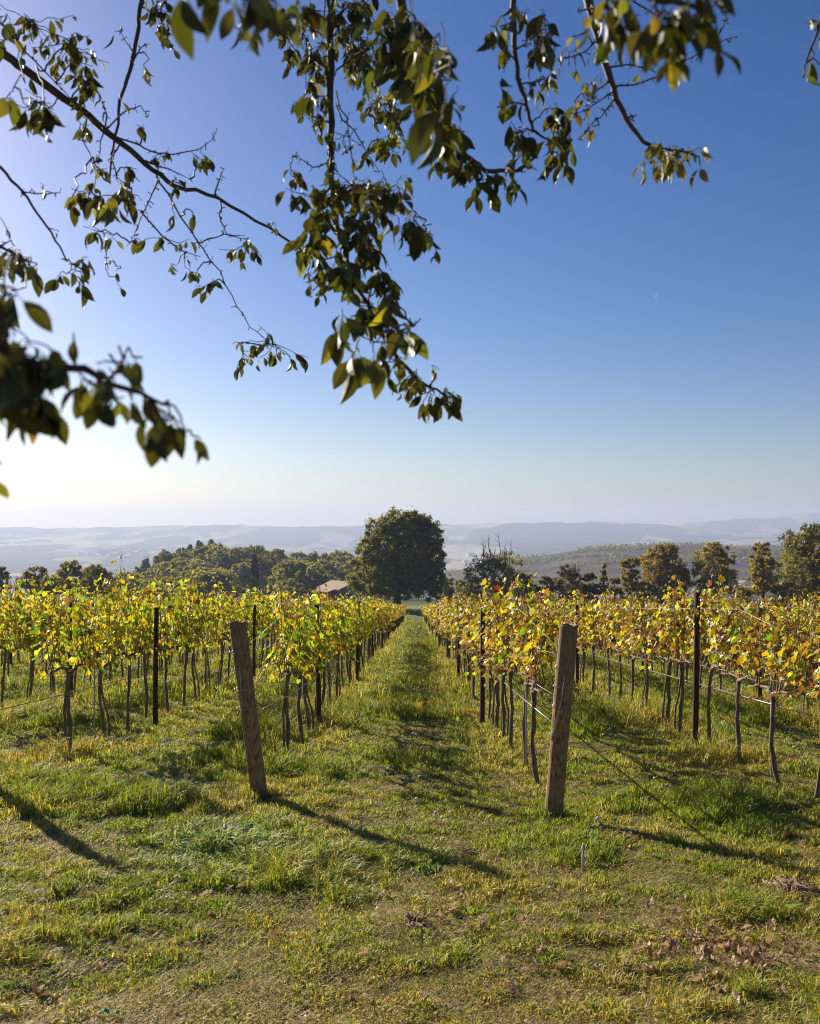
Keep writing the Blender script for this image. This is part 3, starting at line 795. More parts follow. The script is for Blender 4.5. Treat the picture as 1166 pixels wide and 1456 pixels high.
def make_vine(k, dry, nleaf, pal, lo):
    t = MB(); cn = MB(); lf = MB()
    bark = (.17, .125, .09)
    zt = .84 + .05 * random.random(); lean = random.uniform(-.05, .05); ly = random.uniform(-.08, .08)
    n = 10; zz = np.linspace(-.06, zt, n)
    pts = np.stack([lean * np.sin(zz * 2.2) + .010 * np.sin(zz * 8 + k) + .004 * np.sin(zz * 23 + k), ly * (1 - zz / zt) + .010 * np.cos(zz * 7 + k * 2), zz], 1)
    t.tube(pts, .016 + .009 * rng.random(n) + np.r_[.012, np.zeros(n - 2), .010], 8, bark, wob=.3)
    if k % 3 == 0:                                             # a second thin stem
        p2 = pts + np.stack([.035 + .02 * np.sin(zz * 6), .05 * (1 - zz / zt), 0 * zz], 1); t.tube(p2, .012, 6, bark, wob=.2)
    arms = []
    for sg in (-1, 1):
        L = .56; yy = np.linspace(0, L, 7) * sg
        p = np.stack([pts[-1][0] + .02 * rng.normal(size=7), ly * 0 + yy, zt + .05 * np.sin(np.linspace(0, 2.6, 7)) - SL * yy + .008 * rng.normal(size=7)], 1)
        p[0] = pts[-1]
        t.tube(p, np.linspace(.019, .011, 7), 6, (.20, .15, .12) if dry else bark, wob=.25); arms.append(p)
    canes = []
    for q in range(14):
        a = arms[q % 2]; i = random.randrange(1, 7); s_ = a[i] + [0, random.uniform(-.04, .04), 0]
        h = (random.uniform(.42, .84) if q < 11 else random.uniform(.78, 1.08)) * (1 if dry else 1.08)
        m = 6; tt = np.linspace(0, 1, m); wx = random.uniform(-.16, .16); wy = random.uniform(-.14, .14)
        p = np.stack([s_[0] + wx * tt ** 1.5 + .025 * np.sin(tt * 6 + q), s_[1] + wy * tt + .02 * np.cos(tt * 5 + q * 2), s_[2] + h * tt - .16 * max(0, h - .9) * tt ** 4], 1)
        cn.tube(p, np.linspace(.0058, .0026, m), 4, (.20, .085, .05) if random.random() < .7 else (.26, .15, .07), cap=False); canes.append(p)
    for _ in range(random.choice((0, 1, 1, 2))):                                  # a shoot that droops out into the alley
        sx_ = random.choice((-1, 1)); s_ = arms[0][3]
        p = np.stack([s_[0] + sx_ * np.linspace(0, random.uniform(.2, .42), 6), s_[1] + np.linspace(0, random.uniform(-.35, .35), 6), s_[2] + random.uniform(.1, .2) * np.sin(np.linspace(0, random.uniform(3.0, 4.3), 6))], 1)
        cn.tube(p, .004, 4, (.20, .10, .05), cap=False); canes.append(p)
    # leaves on their canes, thickest high up
    ci = rng.integers(0, len(canes), nleaf); tt = lo + (1.03 - lo) * rng.random(nleaf) ** .8
    C = np.array([np.interp(np.linspace(0, 5, 21), np.arange(6), c[:, 0]) for c in canes]), np.array([np.interp(np.linspace(0, 5, 21), np.arange(6), c[:, 1]) for c in canes]), np.array([np.interp(np.linspace(0, 5, 21), np.arange(6), c[:, 2]) for c in canes])
    ti = np.clip((tt * 20).astype(int), 0, 20)
    pos = np.stack([c[ci, ti] for c in C], 1)
    out = norm(np.stack([rng.normal(size=nleaf) * 1.0, rng.normal(size=nleaf) * .75, rng.normal(size=nleaf) * .3], 1))
    pet = .04 + .09 * rng.random((nleaf, 1))
    pos = pos + out * pet
    d = norm(out * .8 + np.stack([0 * tt, 0 * tt, -.35 - .9 * rng.random(nleaf)], 1) + rng.normal(size=(nleaf, 3)) * .25)
    nr = norm(out * .9 + np.array([0, 0, .55]) + rng.normal(size=(nleaf, 3)) * .5)
    sz = (.047 + .044 * rng.random(nleaf)) * np.where(tt > .93, .7, 1)
    col = palette(nleaf, pal, .2)
    # each vine has one shoot or two still green
    g = np.isin(ci, [0, 3] if k % 2 else [5]); gc = palette(nleaf, [(2, LIME), (1.3, GRN)], .2)
    col = np.where((g & (rng.random(nleaf) < (.75 if not dry else .35)))[:, None], gc, col)
    leaf_batch(lf, *T_VINE, pos, d, nr, sz, col)
    return t.mesh('trunk'), cn.mesh('canes'), lf.mesh('foliage')
VINES = {'left': [make_vine(k, False, [340, 220, 290, 180, 360, 250, 240][k], PAL_L, -.02) for k in range(7)], 'right': [make_vine(k, True, [290, 200, 260, 150, 320, 220, 260][k], PAL_R, .22) for k in range(7)],
         'far': [make_vine(k, True, 260, PAL_F, .14) for k in range(5)]}

ROWN = {-1.34: 'row left of the grass path', 1.05: 'row right of the grass path'}
for k in range(1, 9):
    ROWN[-1.34 - 2.4 * k] = ORD[k] + ' row left of the path'
    ROWN[1.05 + 2.3 * k] = ORD[k] + ' row right of the path'
START = {-1.34: 10.15, 1.05: 8.75}
def inframe(x, y, m=0.0):
    return -20 - m < CX + F * x / y < 1190 + m
spots = []
for r in ROWX:
    y = START.get(r, 9.0 + (r * 3.7) % 1.0) if r not in (-3.74,) else 9.2
    if abs(r + 3.74) < .01: y = 10.4
    if abs(r - 3.35) < .01: y = 8.0
    while y < 107:
        if inframe(r, y, 40): spots.append((math.hypot(r, y) + .25 * abs(r), r, y))
        y += .98 + .06 * math.sin(y * 3.3 + r)
order = sorted(range(len(spots)), key=lambda i: spots[i][0])
single = set(order[:298])
cnt = {}
restP = []
M_CANE = attr_mat('cane_bark', .6, .35, (.8, 1.25), .1, 90)
for i, (dd, r, y) in enumerate(spots):
    if i not in single:
        restP.append((r, y)); continue
    c = cnt[r] = cnt.get(r, 0) + 1
    side = 'left' if r < 0 else 'right'
    fam = VINES['far'] if y > 26 and random.random() < .75 else VINES[side]
    nm = ROWN[r]
    q = fam[(c * 3 + int(abs(r) * 2)) % len(fam)]
    if c <= 20:
        lb = ORD[c - 1] + (' yellow leaved vine from the near end of the ' if r < 0 else ' browning yellow vine from the near end of the ') + nm
    else:
        lb = 'small distant vine past the twentieth of the ' + nm
    if abs(r + 1.34) < .01 and c <= 8: q = VINES['left'][(3, 1, 6, 3, 1, 5, 3, 1)[c - 1]]
    x = r + random.uniform(-.05, .05)
    v = empty('grape_vine', (x, y, gz1(x, y)), lb, 'grape vine', 'vines of the ' + nm)
    v.scale = (random.choice((-1, 1)) * random.uniform(.9, 1.12), 1.0, random.uniform(.93, 1.05) * (1.09 if r < -3 else 1))
    link('trunk', q[0], M_BARK, v); link('canes', q[1], M_CANE, v); link('foliage', q[2], M_VINE, v)
print('single vines', len(single), 'rest', len(restP))

def far_vines():
    P = np.array(restP); n = len(P); b = MB()
    Z = ground_z(P[:, 0], P[:, 1])
    for (x, y), z in zip(P, Z):
        b.tube([(x, y, z - .05), (x + .02, y, z + .45), (x, y, z + .88)], .026, 4, (.10, .075, .055), cap=False)
    k = 140
    px = np.repeat(P, k, 0); N_ = len(px)
    h = .95 + .76 * rng.random(N_) ** .85 + np.repeat(rng.normal(size=n) * .05, k)
    pos = np.stack([px[:, 0] + rng.normal(size=N_) * .15, px[:, 1] + (rng.random(N_) - .5) * 1.05, np.repeat(Z, k) + h], 1)
    pos[:, 2] -= SL * (pos[:, 1] - px[:, 1])
    u = rand_unit(N_)
    cols = palette(N_, PAL_F, .2)
    leaf_batch(b, *T_CARD, pos, norm(u + [0, 0, -.7]), norm(rand_unit(N_) + [0, 0, .4]), 0.085 + .05 * rng.random(N_), cols)
    tag(b.build('distant_vines', M_VINE), 'mass of distant vines where the rows run together at the far end', 'vines', kind='stuff')
far_vines()

def ring(mb, c, r, tube_r, col, tilt=0):
    a = np.linspace(0, 2 * math.pi, 25)
    mb.tube(np.stack([c[0] + np.cos(a) * r, c[1] + np.sin(a) * r, c[2] + tilt * np.cos(a)], 1), tube_r, 6, col, cap=False)

def end_post(bx, by, tx, ty, h, label, seed):
    """a thick round post leaning away from its row, wires wrapped round it"""
    z = gz1(bx, by)
    root = empty('end_post', (bx, by, z), label, 'post', 'thick end posts of the vine rows')
    b = MB(); n = 22; s = 28; R = .066
    zz = np.linspace(-.25, 1, n); ang = np.linspace(0, 2 * math.pi, s, endpoint=False)
    V = []
    prof = 1 + .06 * np.sin(ang * 2 + seed) + .03 * np.sin(ang * 3 + seed * 2) + .02 * np.sin(ang * 7)
    flut = .02 * rng.normal(size=s)
    for i, t in enumerate(zz):
        r = R * (prof + flut) * (1.0 - .03 * t + .02 * math.sin(t * 9 + seed))
        V.append(np.stack([tx * t + np.cos(ang) * r, ty * t + np.sin(ang) * r, np.full(s, h * t)], 1))
    # rounded, slightly hollow top
    for rr, dz in ((.955, .009), (.86, .014), (.72, .004), (.45, -.006), (.18, -.010)):
        V.append(np.stack([tx + np.cos(ang) * R * prof * rr, ty + np.sin(ang) * R * prof * rr, h + dz + .006 * np.sin(ang * 3 + seed)], 1))
    m = len(V); V = np.concatenate(V)
    i, j = np.meshgrid(np.arange(m - 1), np.arange(s), indexing='ij'); j2 = (j + 1) % s
    col = np.ones((len(V), 3)) * 1.0; col[s * n:] *= np.array([.75, .72, .7])
    b.add(V, np.stack([i * s + j, i * s + j2, (i + 1) * s + j2, (i + 1) * s + j], -1).reshape(-1, 4), col, True)
    b.loops.append(np.arange((m - 1) * s, m * s)); b.sizes.append(np.array([s])); b.smooth.append(np.array([False]))
    b.build('post_shaft', M_POST, root)
    for k, t in enumerate((.52, .63, .74, .84) if seed % 2 else (.45, .60, .70, .80)):
        w = MB(); c = (tx * t, ty * t, h * t)
        ring(w, c, R * 1.08, .0016, (.34, .32, .29), .006); ring(w, (c[0], c[1], c[2] + .008), R * 1.085, .0014, (.30, .28, .26), -.008)
        w.tube([(c[0] - R * 1.05, c[1] - .02, c[2]), (c[0] - R * 1.25, c[1] - .045, c[2] + .014), (c[0] - R * 1.1, c[1] - .06, c[2] - .01)], .0035, 5, (.66, .64, .6))
        w.build('wire_wrap', M_WIRE, root)
    w = MB()
    w.tube([(tx * .76 - R * .2, ty * .76 - R * 1.08, h * .76), (tx * .64 - R * .35, ty * .64 - R * 1.06, h * .64), (tx * .5 - R * .75, ty * .5 - R * .80, h * .5), (tx * .42 - R * 1.02, ty * .42 - R * .25, h * .42)], .0028, 5, (.60, .52, .40))
    w.build('tie_wire', M_WIRE, root)
    return root
end_post(-1.33, 8.12, -.105, -.42, 1.50, 'thick weathered end post leaning left at the near end of the left row', 1)
end_post(1.06, 7.36, .055, -.40, 1.50, 'thick weathered end post leaning right at the near end of the right row', 2)
end_post(-3.72, 8.35, -.12, -.25, 1.5, 'thick end post just outside the left edge of the view, its shadow on the grass', 3)
end_post(3.35, 7.2, .12, -.25, 1.5, 'thick end post just outside the right edge of the view', 4)

# slim posts along the rows
POSTM = []
for k in range(4):
    b = MB(); h = 1.62 + .05 * k; zz = np.linspace(-.2, h, 9)
    b.tube(np.stack([.012 * np.sin(zz * 1.3 + k) + .008 * (k - 1.5) * zz, .01 * np.cos(zz * 1.7 + k), zz], 1), .036 - .004 * zz / h, 10, (.27, .22, .20), wob=.14)
    POSTM.append(b.mesh('post'))
pc = {}
for r in ROWX:
    off = {0: 12.9, 1: 13.2}.get(0 if abs(r + 1.34) < .01 else 1 if abs(r - 1.05) < .01 else 9, None)
    if off is None: off = 13.2 if abs(r + 3.74) < .01 else 11.05 if abs(r - 3.35) < .01 else 12.0 + (abs(r) * 2.7) % 6
    y = off
    while y < 108:
        if inframe(r, y, 10):
            c = pc[r] = pc.get(r, 0) + 1
            o = link('trellis_post', POSTM[(c + int(abs(r) * 3)) % 4], M_POST)
            x = r + (.05 if abs(r + 1.34) < .01 else .17 if r < 0 else -.13) + random.uniform(-.03, .03); o.location = (x, y, gz1(x, y)); o.rotation_euler = (random.uniform(-.03, .03), random.uniform(-.03, .03), random.random() * 6)
            tag(o, ORD[c - 1] + ' slim dark post from the near end of the ' + ROWN[r], 'post', 'slim posts along the vine rows')
        y += 7.9
# light training stakes tied to some of the vines
STK = MB(); STK.tube([(0, 0, -.1), (.01, 0, .7), (0, .01, 1.35)], .009, 6, (.42, .38, .33))
stm = STK.mesh('stake'); sc_ = {}
STAKES = [(-3.74, 11.0), (-3.74, 15.3), (-3.74, 17.0), (-6.14, 17.6), (-6.14, 19.2), (-6.14, 21.3), (3.35, 12.2), (3.35, 9.1), (5.65, 14.1), (5.65, 16.0), (5.65, 18.2), (5.65, 20.1), (1.05, 9.45), (1.05, 12.1), (-1.34, 14.6)]
for r, y in STAKES:
    r = min(ROWX, key=lambda q: abs(q - r)); c = sc_[r] = sc_.get(r, 0) + 1
    o = link('vine_stake', stm, M_PLAIN); o.location = (r + .04, y, gz1(r, y)); o.rotation_euler = (0, 0, c)
    tag(o, ORD[c - 1] + ' thin pale stake from the near end of the ' + ROWN[r], 'stake', 'thin pale stakes among the vines')
# wires and the drip hose along each row
for r in ROWX:
    if abs(r) > 9: continue
    y0 = {-1.34: 8.0, 1.05: 7.25}.get(r, 8.2)
    if abs(r + 1.34) < .01: x0 = -1.40
    elif abs(r - 1.05) < .01: x0 = 1.10
    else: x0 = r
    for h, rad, nm, what, colr in ((.70, .004 if r < 0 else .008, 'drip_hose', 'thin grey drip hose', (.12, .11, .10)), (.93, .0022, 'trellis_wire', 'lowest bare trellis wire', (.5, .48, .45)), (1.26, .002, 'trellis_wire', 'middle trellis wire', (.5, .48, .45)), (1.6, .002, 'trellis_wire', 'top trellis wire', (.5, .48, .45))):
        ys = np.concatenate([[y0], np.arange(10, 108, 2.0)])
        zs = -SL * ys + h + .02 * np.sin(ys * 1.57); xs = np.full(len(ys), r + .03); xs[0] = x0; 
        if abs(r) < 4: ys[0] -= .16 * h; zs[0] = gz1(r, y0) + min(h, 1.28)
        b = MB(); b.tube(np.stack([xs, ys, zs], 1), rad, 5, colr)
        tag(b.build(nm, M_WIRE), what + ' of the ' + ROWN[r], 'hose' if 'hose' in nm else 'wire', 'wires and hoses of the vine rows')

# ------------------------------------------------------------------ grass
def grass():
    b = MB()
    GREEN = [(4, (.165, .215, .026)), (3, (.215, .25, .034)), (2, (.11, .165, .022)), (1.5, (.27, .265, .05))]
    YEL_G = [(3, (.29, .285, .055)), (3, (.22, .25, .038)), (1.5, (.36, .30, .10))]
    STRAW = [(3, (.40, .30, .13)), (2, (.32, .235, .10)), (1.5, (.26, .23, .06)), (1, (.48, .38, .20))]
    LONG = [(4, (.22, .27, .085)), (2, (.32, .35, .16)), (2, (.12, .19, .05)), (1, (.36, .34, .20))]
    total = 0
    for y0, y1, dens, hs, ws in ((2.9, 4.4, 14500, 1.08, 1.55), (4.4, 6.4, 10000, 1.12, 1.75), (6.4, 9.5, 5600, 1.12, 2.1), (9.5, 16, 2300, 1.05, 2.7), (16, 28, 620, 1.05, 4.0), (28, 52, 140, 1.2, 7), (52, 112, 26, 1.5, 12.0), (112, 150, 9, 1.6, 9.0)):
        A = (y1 - y0) * (y1 + y0) * .5 * 1.02
        n = int(A * dens)
        y = np.sqrt(y0 ** 2 + (y1 ** 2 - y0 ** 2) * rng.random(n)); x = (rng.random(n) * 1.02 - .53) * (y + .35)
        bare = bare_mask(x, y); keep = rng.random(n) > bare * .42
        tuft = fbm(x * 6.5, y * 6.5, 103, 2); keep &= rng.random(n) < .40 + 1.2 * sstep(.32, .58, tuft)
        x, y, bare, tuft = x[keep], y[keep], bare[keep], tuft[keep]; n = len(x)
        z = ground_z(x, y)
        lp = long_patch(x, y); al = alley_green(x, y) * sstep(6.5, 9, y)
        vig = fbm(x * .9, y * .9, 107, 3)
        h = (.026 + .042 * rng.random(n) ** 1.5) * (.55 + 1.15 * sstep(.35, .7, vig)) * hs * (1 - .45 * bare) * (.55 + 1.0 * sstep(.38, .68, tuft))
        h = h * (1 + 1.2 * (1 - alley_green(x, y)) * sstep(8, 10, y)) * (1 + 2.6 * lp) * (1 + .5 * al * sstep(.5, .7, vig))
        nearp = np.minimum(np.hypot(x + 1.33, y - 8.12), np.hypot(x - 1.06, y - 7.36)); h *= 1 + 1.6 * np.exp(-(nearp / .22) ** 2)
        w = (.0013 + .0013 * rng.random(n)) * ws * (1 + .5 * lp)
        a = rng.random(n) * 2 * math.pi; lean = (.25 + .75 * rng.random(n)) * (1 + .5 * lp) + 1.1 * bare * rng.random(n)
        dx, dy = np.cos(a), np.sin(a)
        wa = a + math.pi / 2 + rng.normal(size=n) * .5; sx, sy = np.cos(wa) * w, np.sin(wa) * w
        # colours by the lie of the land
        g = palette(n, GREEN, .2); yg = palette(n, YEL_G, .2); st = palette(n, STRAW, .2); lg = palette(n, LONG, .2)
        dryn = fbm(x * 1.3 + 7, y * 1.3, 111, 4); under = 1 - alley_green(x, y)
        pdry = np.clip(sstep(.40, .70, dryn) * .75 + bare * .8 + .30 * under * sstep(8, 10, y) + .18 * sstep(5.2, 3.8, y) - .2 * al - .5 * lp, .06, .92)
        u = rng.random(n)
        col = np.where((u < pdry * .55)[:, None], st, np.where((u < pdry * 1.15)[:, None], yg, g))
        col = np.where((rng.random(n) < lp * 1.3)[:, None], lg, col)
        col = np.clip(col * np.array([1.2, 1.2, 1.0]), 0, .8)
        h *= 1 - .5 * np.exp(-((x - 2.0) / .75) ** 2 - ((y - 5.9) / .6) ** 2)
        base = np.stack([x, y, z - .004], 1)
        mid = base + np.stack([dx * h * lean * .32, dy * h * lean * .32, h * .62], 1)
        tip = base + np.stack([dx * h * lean, dy * h * lean, h * np.clip(1.02 - .28 * lean, .3, 1)], 1)
        sd = np.stack([sx, sy, 0 * sx], 1)
        V = np.stack([base - sd, base + sd, mid + sd * .8, mid - sd * .8, tip], 1).reshape(-1, 3)
        k = np.arange(n)[:, None] * 5 + b.n
        b.v.append(V); b.c.append(np.repeat(col, 5, 0)); b.n += n * 5
        b.loops.append((k + np.array([[0, 1, 2, 3]])).ravel()); b.sizes.append(np.full(n, 4)); b.smooth.append(np.full(n, True))
        b.loops.append((k + np.array([[3, 2, 4]])).ravel()); b.sizes.append(np.full(n, 3)); b.smooth.append(np.full(n, True))
        total += n
    # a thatch of short lying straw under the living blades
    for y0, y1, dens, ws in ((2.9, 4.6, 8500, 1.0), (4.6, 7.0, 5200, 1.25), (7.0, 11.0, 2400, 1.7), (11, 18, 700, 2.6)):
        n = int((y1 - y0) * (y1 + y0) * .51 * dens)
        y = np.sqrt(y0 ** 2 + (y1 ** 2 - y0 ** 2) * rng.random(n)); x = (rng.random(n) * 1.02 - .53) * (y + .35)
        k = rng.random(n) > .45 * bare_mask(x, y); x, y = x[k], y[k]; n = len(x); z = ground_z(x, y)
        a = rng.random(n) * 2 * math.pi; L = .018 + .035 * rng.random(n); up = (.15 + .5 * rng.random(n)) * L; w = (.0011 + .001 * rng.random(n)) * ws
        base = np.stack([x, y, z + .001 + .006 * rng.random(n)], 1); dv = np.stack([np.cos(a) * L, np.sin(a) * L, up], 1); sd = np.stack([-np.sin(a) * w, np.cos(a) * w, 0 * w], 1)
        mid = base + dv * .55 + np.array([0, 0, .003]); tip = base + dv * np.array([1, 1, .75])
        pal = palette(n, [(3, (.38, .29, .12)), (1.4, (.28, .20, .095)), (2, (.46, .36, .18)), (2.4, (.27, .24, .055)), (2.4, (.20, .23, .04))], .22) * 1.15
        k = np.arange(n)[:, None] * 5 + b.n
        b.v.append(np.stack([base - sd, base + sd, mid + sd * .8, mid - sd * .8, tip], 1).reshape(-1, 3)); b.c.append(np.repeat(pal, 5, 0)); b.n += n * 5
        b.loops.append((k + np.array([[0, 1, 2, 3]])).ravel()); b.sizes.append(np.full(n, 4)); b.smooth.append(np.full(n, True))
        b.loops.append((k + np.array([[3, 2, 4]])).ravel()); b.sizes.append(np.full(n, 3)); b.smooth.append(np.full(n, True))
    print('blades', total)
    tag(b.build('grass', M_GRASS), 'short mixed green and straw grass over the whole slope', 'grass', kind='stuff')
grass()

# ------------------------------------------------------------------ small things lying in the grass
def at(px, py):
    """the point of the slope under a picture position"""
    y = EYE * F / (py - 862.0)
    for _ in range(6):
        x = (px - CX) / F * y; z = gz1(x, y); y = (EYE - z) * F / (py - CY)
    return (px - CX) / F * y, y
# dandelion clocks
def dandelion():
    s_ = MB(); s_.tube([(0, 0, -.01), (.006, 0, .05), (.004, .004, .10)], .0022, 5, (.22, .20, .08))
    h = MB(); n = 90; u = rand_unit(n); u[:, 2] = np.abs(u[:, 2]) * 1.15 - .12; u = norm(u)
    leaf_batch(h, *T_CARD, np.zeros((n, 3)) + u * .004, u, rand_unit(n), .017, np.full((n, 3), .78))
    c = h.mesh('seed_head'); return s_.mesh('stem'), c
DS, DH = dandelion()
M_FLUFF = leaf_mat('seed_fluff', .4, (1, 1, .95), .8, .1)
DL = [(601, 1136), (592, 1158), (618, 1172), (626, 1177), (590, 1148), (545, 1108), (508, 1112), (933, 1117), (955, 1116), (963, 1124), (952, 1128), (1026, 1140), (1044, 1146), (1055, 1142), (1061, 1147), (1069, 1161), (1083, 1143), (1096, 1161), (1107, 1172), (1078, 1132), (1092, 1150),
      (1120, 1060), (1137, 1066), (1128, 1072), (1148, 1058), (1160, 1070), (866, 1045), (858, 1054), (846, 1180)]
g = random.Random(5)
for _ in range(60): DL.append((g.gauss(592, 20), g.gauss(985, 14)))
for _ in range(26): DL.append((g.gauss(598, 14), g.gauss(925, 8)))
for _ in range(16): DL.append((g.uniform(120, 300), g.uniform(1045, 1100)))
for _ in range(14): DL.append((g.uniform(540, 640), g.uniform(1010, 1120)))
for px, py in DL:
    x, y = at(px, py)
    if y > 40: continue
    r = empty('dandelion', (x, y, gz1(x, y)), 'white dandelion seed head standing in the grass', 'dandelion', 'dandelion clocks in the grass')
    s_ = g.uniform(.5, .85); r.scale = (s_, s_, s_); r.rotation_euler = (g.uniform(-.2, .2), g.uniform(-.2, .2), g.random() * 6)
    link('stem', DS, M_GRASS, r); o = link('seed_head', DH, M_FLUFF, r); o.location = (.004, .004, .10)
# fallen leaves
FL = []
for k in range(5):
    b = MB(); c = [(.34, .22, .14), (.46, .33, .23), (.24, .15, .10), (.54, .42, .31), (.42, .28, .17)][k]
    v = T_VINE[0].copy(); v[:, 2] = v[:, 2] * 1.2 + .30 * (v[:, 1] ** 2) * 2 + .25 * (v[:, 0] - .5) ** 2 * (1 if k % 2 else -.6)
    leaf_batch(b, v, T_VINE[1], np.array([[-.5, 0, .1]]) * 1.0, np.array([[1., 0, 0]]), np.array([[0, 0, 1.]]), 1.0, np.array([c])); FL.append(b.mesh('fallen_leaf'))
FP = [(118, 1275), (125, 1281), (132, 1276), (60, 1420), (66, 1428), (75, 1425), (52, 1416), (340, 1270), (838, 1119), (928, 1223), (1053, 1098), (1057, 1104), (1052, 1108), (880, 1190), (888, 1194), (895, 1190), (820, 1258), (829, 1262), (498, 1430), (655, 1281), (1086, 1374), (1072, 1378), (960, 1320)]
for _ in range(120): FP.append((g.gauss(1010, 70), g.gauss(1350, 30)))
for _ in range(22): FP.append((g.gauss(1130, 20), g.gauss(1275, 10)))
for _ in range(22): FP.append((g.gauss(692, 16), g.gauss(1228, 10)))
for _ in range(90): FP.append((g.uniform(0, 1166), g.uniform(1180, 1450)))
for _ in range(18): FP.append((g.gauss(640, 40), g.gauss(1300, 30)))
for px, py in FP:
    if py > 1470: continue
    x, y = at(px, py); k = g.randrange(5)
    o = link('fallen_leaf', FL[k], M_DRY); o.location = (x, y, gz1(x, y) + .018 + .02 * g.random())
    s_ = g.uniform(.028, .055); o.scale = (s_, s_ * g.uniform(.55, 1), s_ * g.uniform(1, 1.8)); o.rotation_euler = (g.uniform(-1, 1), g.uniform(-1, 1), g.random() * 6)
    tag(o, 'dry curled brown leaf lying in the short grass', 'leaf', 'fallen dry leaves on the grass')
# crumbs of dry litter over the worn patches
def litter():
    b = MB(); n = 26000
    y = np.sqrt(2.9 ** 2 + (9.0 ** 2 - 2.9 ** 2) * rng.random(n)); x = (rng.random(n) - .5) * 1.0 * (y + .3)
    k = rng.random(n) < .12 + bare_mask(x, y); x, y = x[k], y[k]; n = len(x)
    u = rand_unit(n); u[:, 2] *= .35
    nr = norm(rand_unit(n) * .6 + [0, 0, 1])
    leaf_batch(b, *T_CARD, np.stack([x, y, ground_z(x, y) + .004 + .012 * rng.random(n)], 1), u, nr, .010 + .022 * rng.random(n) ** 2,
               palette(n, [(3, (.36, .25, .16)), (2, (.24, .16, .10)), (2, (.46, .36, .24)), (1, (.16, .10, .065))]))
    tag(b.build('leaf_litter', M_DRY), 'crumbled dry leaf litter on the worn patches of the grass', 'leaf litter', kind='stuff')
litter()
# clods of earth and withered tufts
def clod(px, py, s_, label, col):
    x, y = at(px, py); b = MB(); n = 260
    for q in range(5):
        c = np.array([g.gauss(0, .5), g.gauss(0, .5), .15]) * s_; r = s_ * g.uniform(.3, .55)
        th = np.linspace(0, 2 * math.pi, 14, endpoint=False); V = []
        for i in range(7):
            a = math.pi / 2 * i / 6; w = 1 + .28 * rng.normal(size=14)
            V.append(np.stack([c[0] + np.cos(th) * r * math.cos(a) * w, c[1] + np.sin(th) * r * math.cos(a) * w, np.full(14, r * .62 * math.sin(a)) + .1 * r * rng.normal(size=14)], 1))
        i, j = np.meshgrid(np.arange(6), np.arange(14), indexing='ij')
        b.add(np.concatenate(V), np.stack([i * 14 + j, i * 14 + (j + 1) % 14, (i + 1) * 14 + (j + 1) % 14, (i + 1) * 14 + j], -1).reshape(-1, 4), col, True)
    o = b.build('earth_clod', M_SOIL); o.location = (x, y, gz1(x, y) - .01)
    tag(o, label, 'clod')
clod(545, 1106, .11, 'dark clod of earth in the middle of the grass path', (.085, .055, .04))
clod(690, 1238, .085, 'brown clod where the left end post shadow stops', (.20, .13, .085))
clod(596, 1322, .075, 'pale brown clod in the grass in front of the path', (.30, .20, .13))
clod(948, 1106, .10, 'dark clod of earth in the grass right of the right end post', (.085, .055, .04))
clod(1008, 1345, .07, 'small clod among the dry leaves in the near right corner', (.24, .155, .10))
clod(1134, 1278, .12, 'brown clod beside the withered tuft at the right edge', (.22, .14, .09))
def tuft(px, py, n, L, pal, label, name='withered_tuft', cat='grass tuft', mat=None, up=.6):
    x, y = at(px, py); b = MB()
    for q in range(n):
        a = g.random() * 6.28; l = L * g.uniform(.5, 1.1); e = g.uniform(.3, 1.0)
        p0 = np.array([g.gauss(0, L * .22), g.gauss(0, L * .22), -.005]); d = np.array([math.cos(a), math.sin(a), 0])
        p = np.array([p0, p0 + d * l * .3 * e + [0, 0, l * up * .7], p0 + d * l * .75 * e + [0, 0, l * up * .75], p0 + d * l * e + [0, 0, l * up * .35]])
        b.tube(p, [.0026, .0026, .002, .0006], 3, palette(1, pal)[0], cap=False)
    o = b.build(name, mat or M_DRY); o.location = (x, y, gz1(x, y)); tag(o, label, cat)
WITH = [(3, (.34, .22, .13)), (2, (.44, .32, .20)), (1, (.22, .13, .08))]
tuft(1128, 1272, 120, .16, WITH, 'withered brown tuft of drooping straw at the right edge')
tuft(694, 1230, 60, .10, WITH, 'withered brown tuft at the tip of the left post shadow')
tuft(592, 1310, 50, .09, WITH, 'withered dark tuft beside the pale brown clod')
tuft(672, 1215, 40, .12, WITH, 'sparse withered stalks behind the tuft at the shadow tip')
# two small pegs and a scrap of ribbon
def peg(px, py, h, lean, label):
    x, y = at(px, py); b = MB()
    b.tube([(0, 0, -.05), (lean * .5, 0, h * .5), (lean, 0, h)], [.009, .008, .006], 8, (.50, .48, .44))
    b.tube([(lean - .012, 0, h - .03), (lean, 0, h - .012), (lean + .002, 0, h + .012)], [.004, .006, .004], 6, (.74, .73, .70))
    o = b.build('marker_peg', M_PLAIN); o.location = (x, y, gz1(x, y)); tag(o, label, 'peg')
peg(829, 1240, .165, 0, 'pale upright marker peg in the grass in front of the right end post')
peg(823, 1088, .11, .01, 'short pale peg in the grass just behind the right end post')
def ribbon():
    x, y = at(157, 1446); b = MB(); V = []
    for i in range(9):
        t = i / 8; V += [(t * .075, .006 + .004 * math.sin(t * 7), .014 + .006 * math.sin(t * 9)), (t * .075, -.006 + .004 * math.sin(t * 7), .012 + .006 * math.cos(t * 8))]
    b.add(V, [(2 * i, 2 * i + 1, 2 * i + 3, 2 * i + 2) for i in range(8)], (.05, .36, .20))
    o = b.build('plastic_strip', M_PLAIN); o.location = (x - .035, y, gz1(x, y) + .012); o.rotation_euler = (0, 0, -.25); tag(o, 'scrap of green plastic strip lying near the bottom left corner', 'plastic strip')
ribbon()
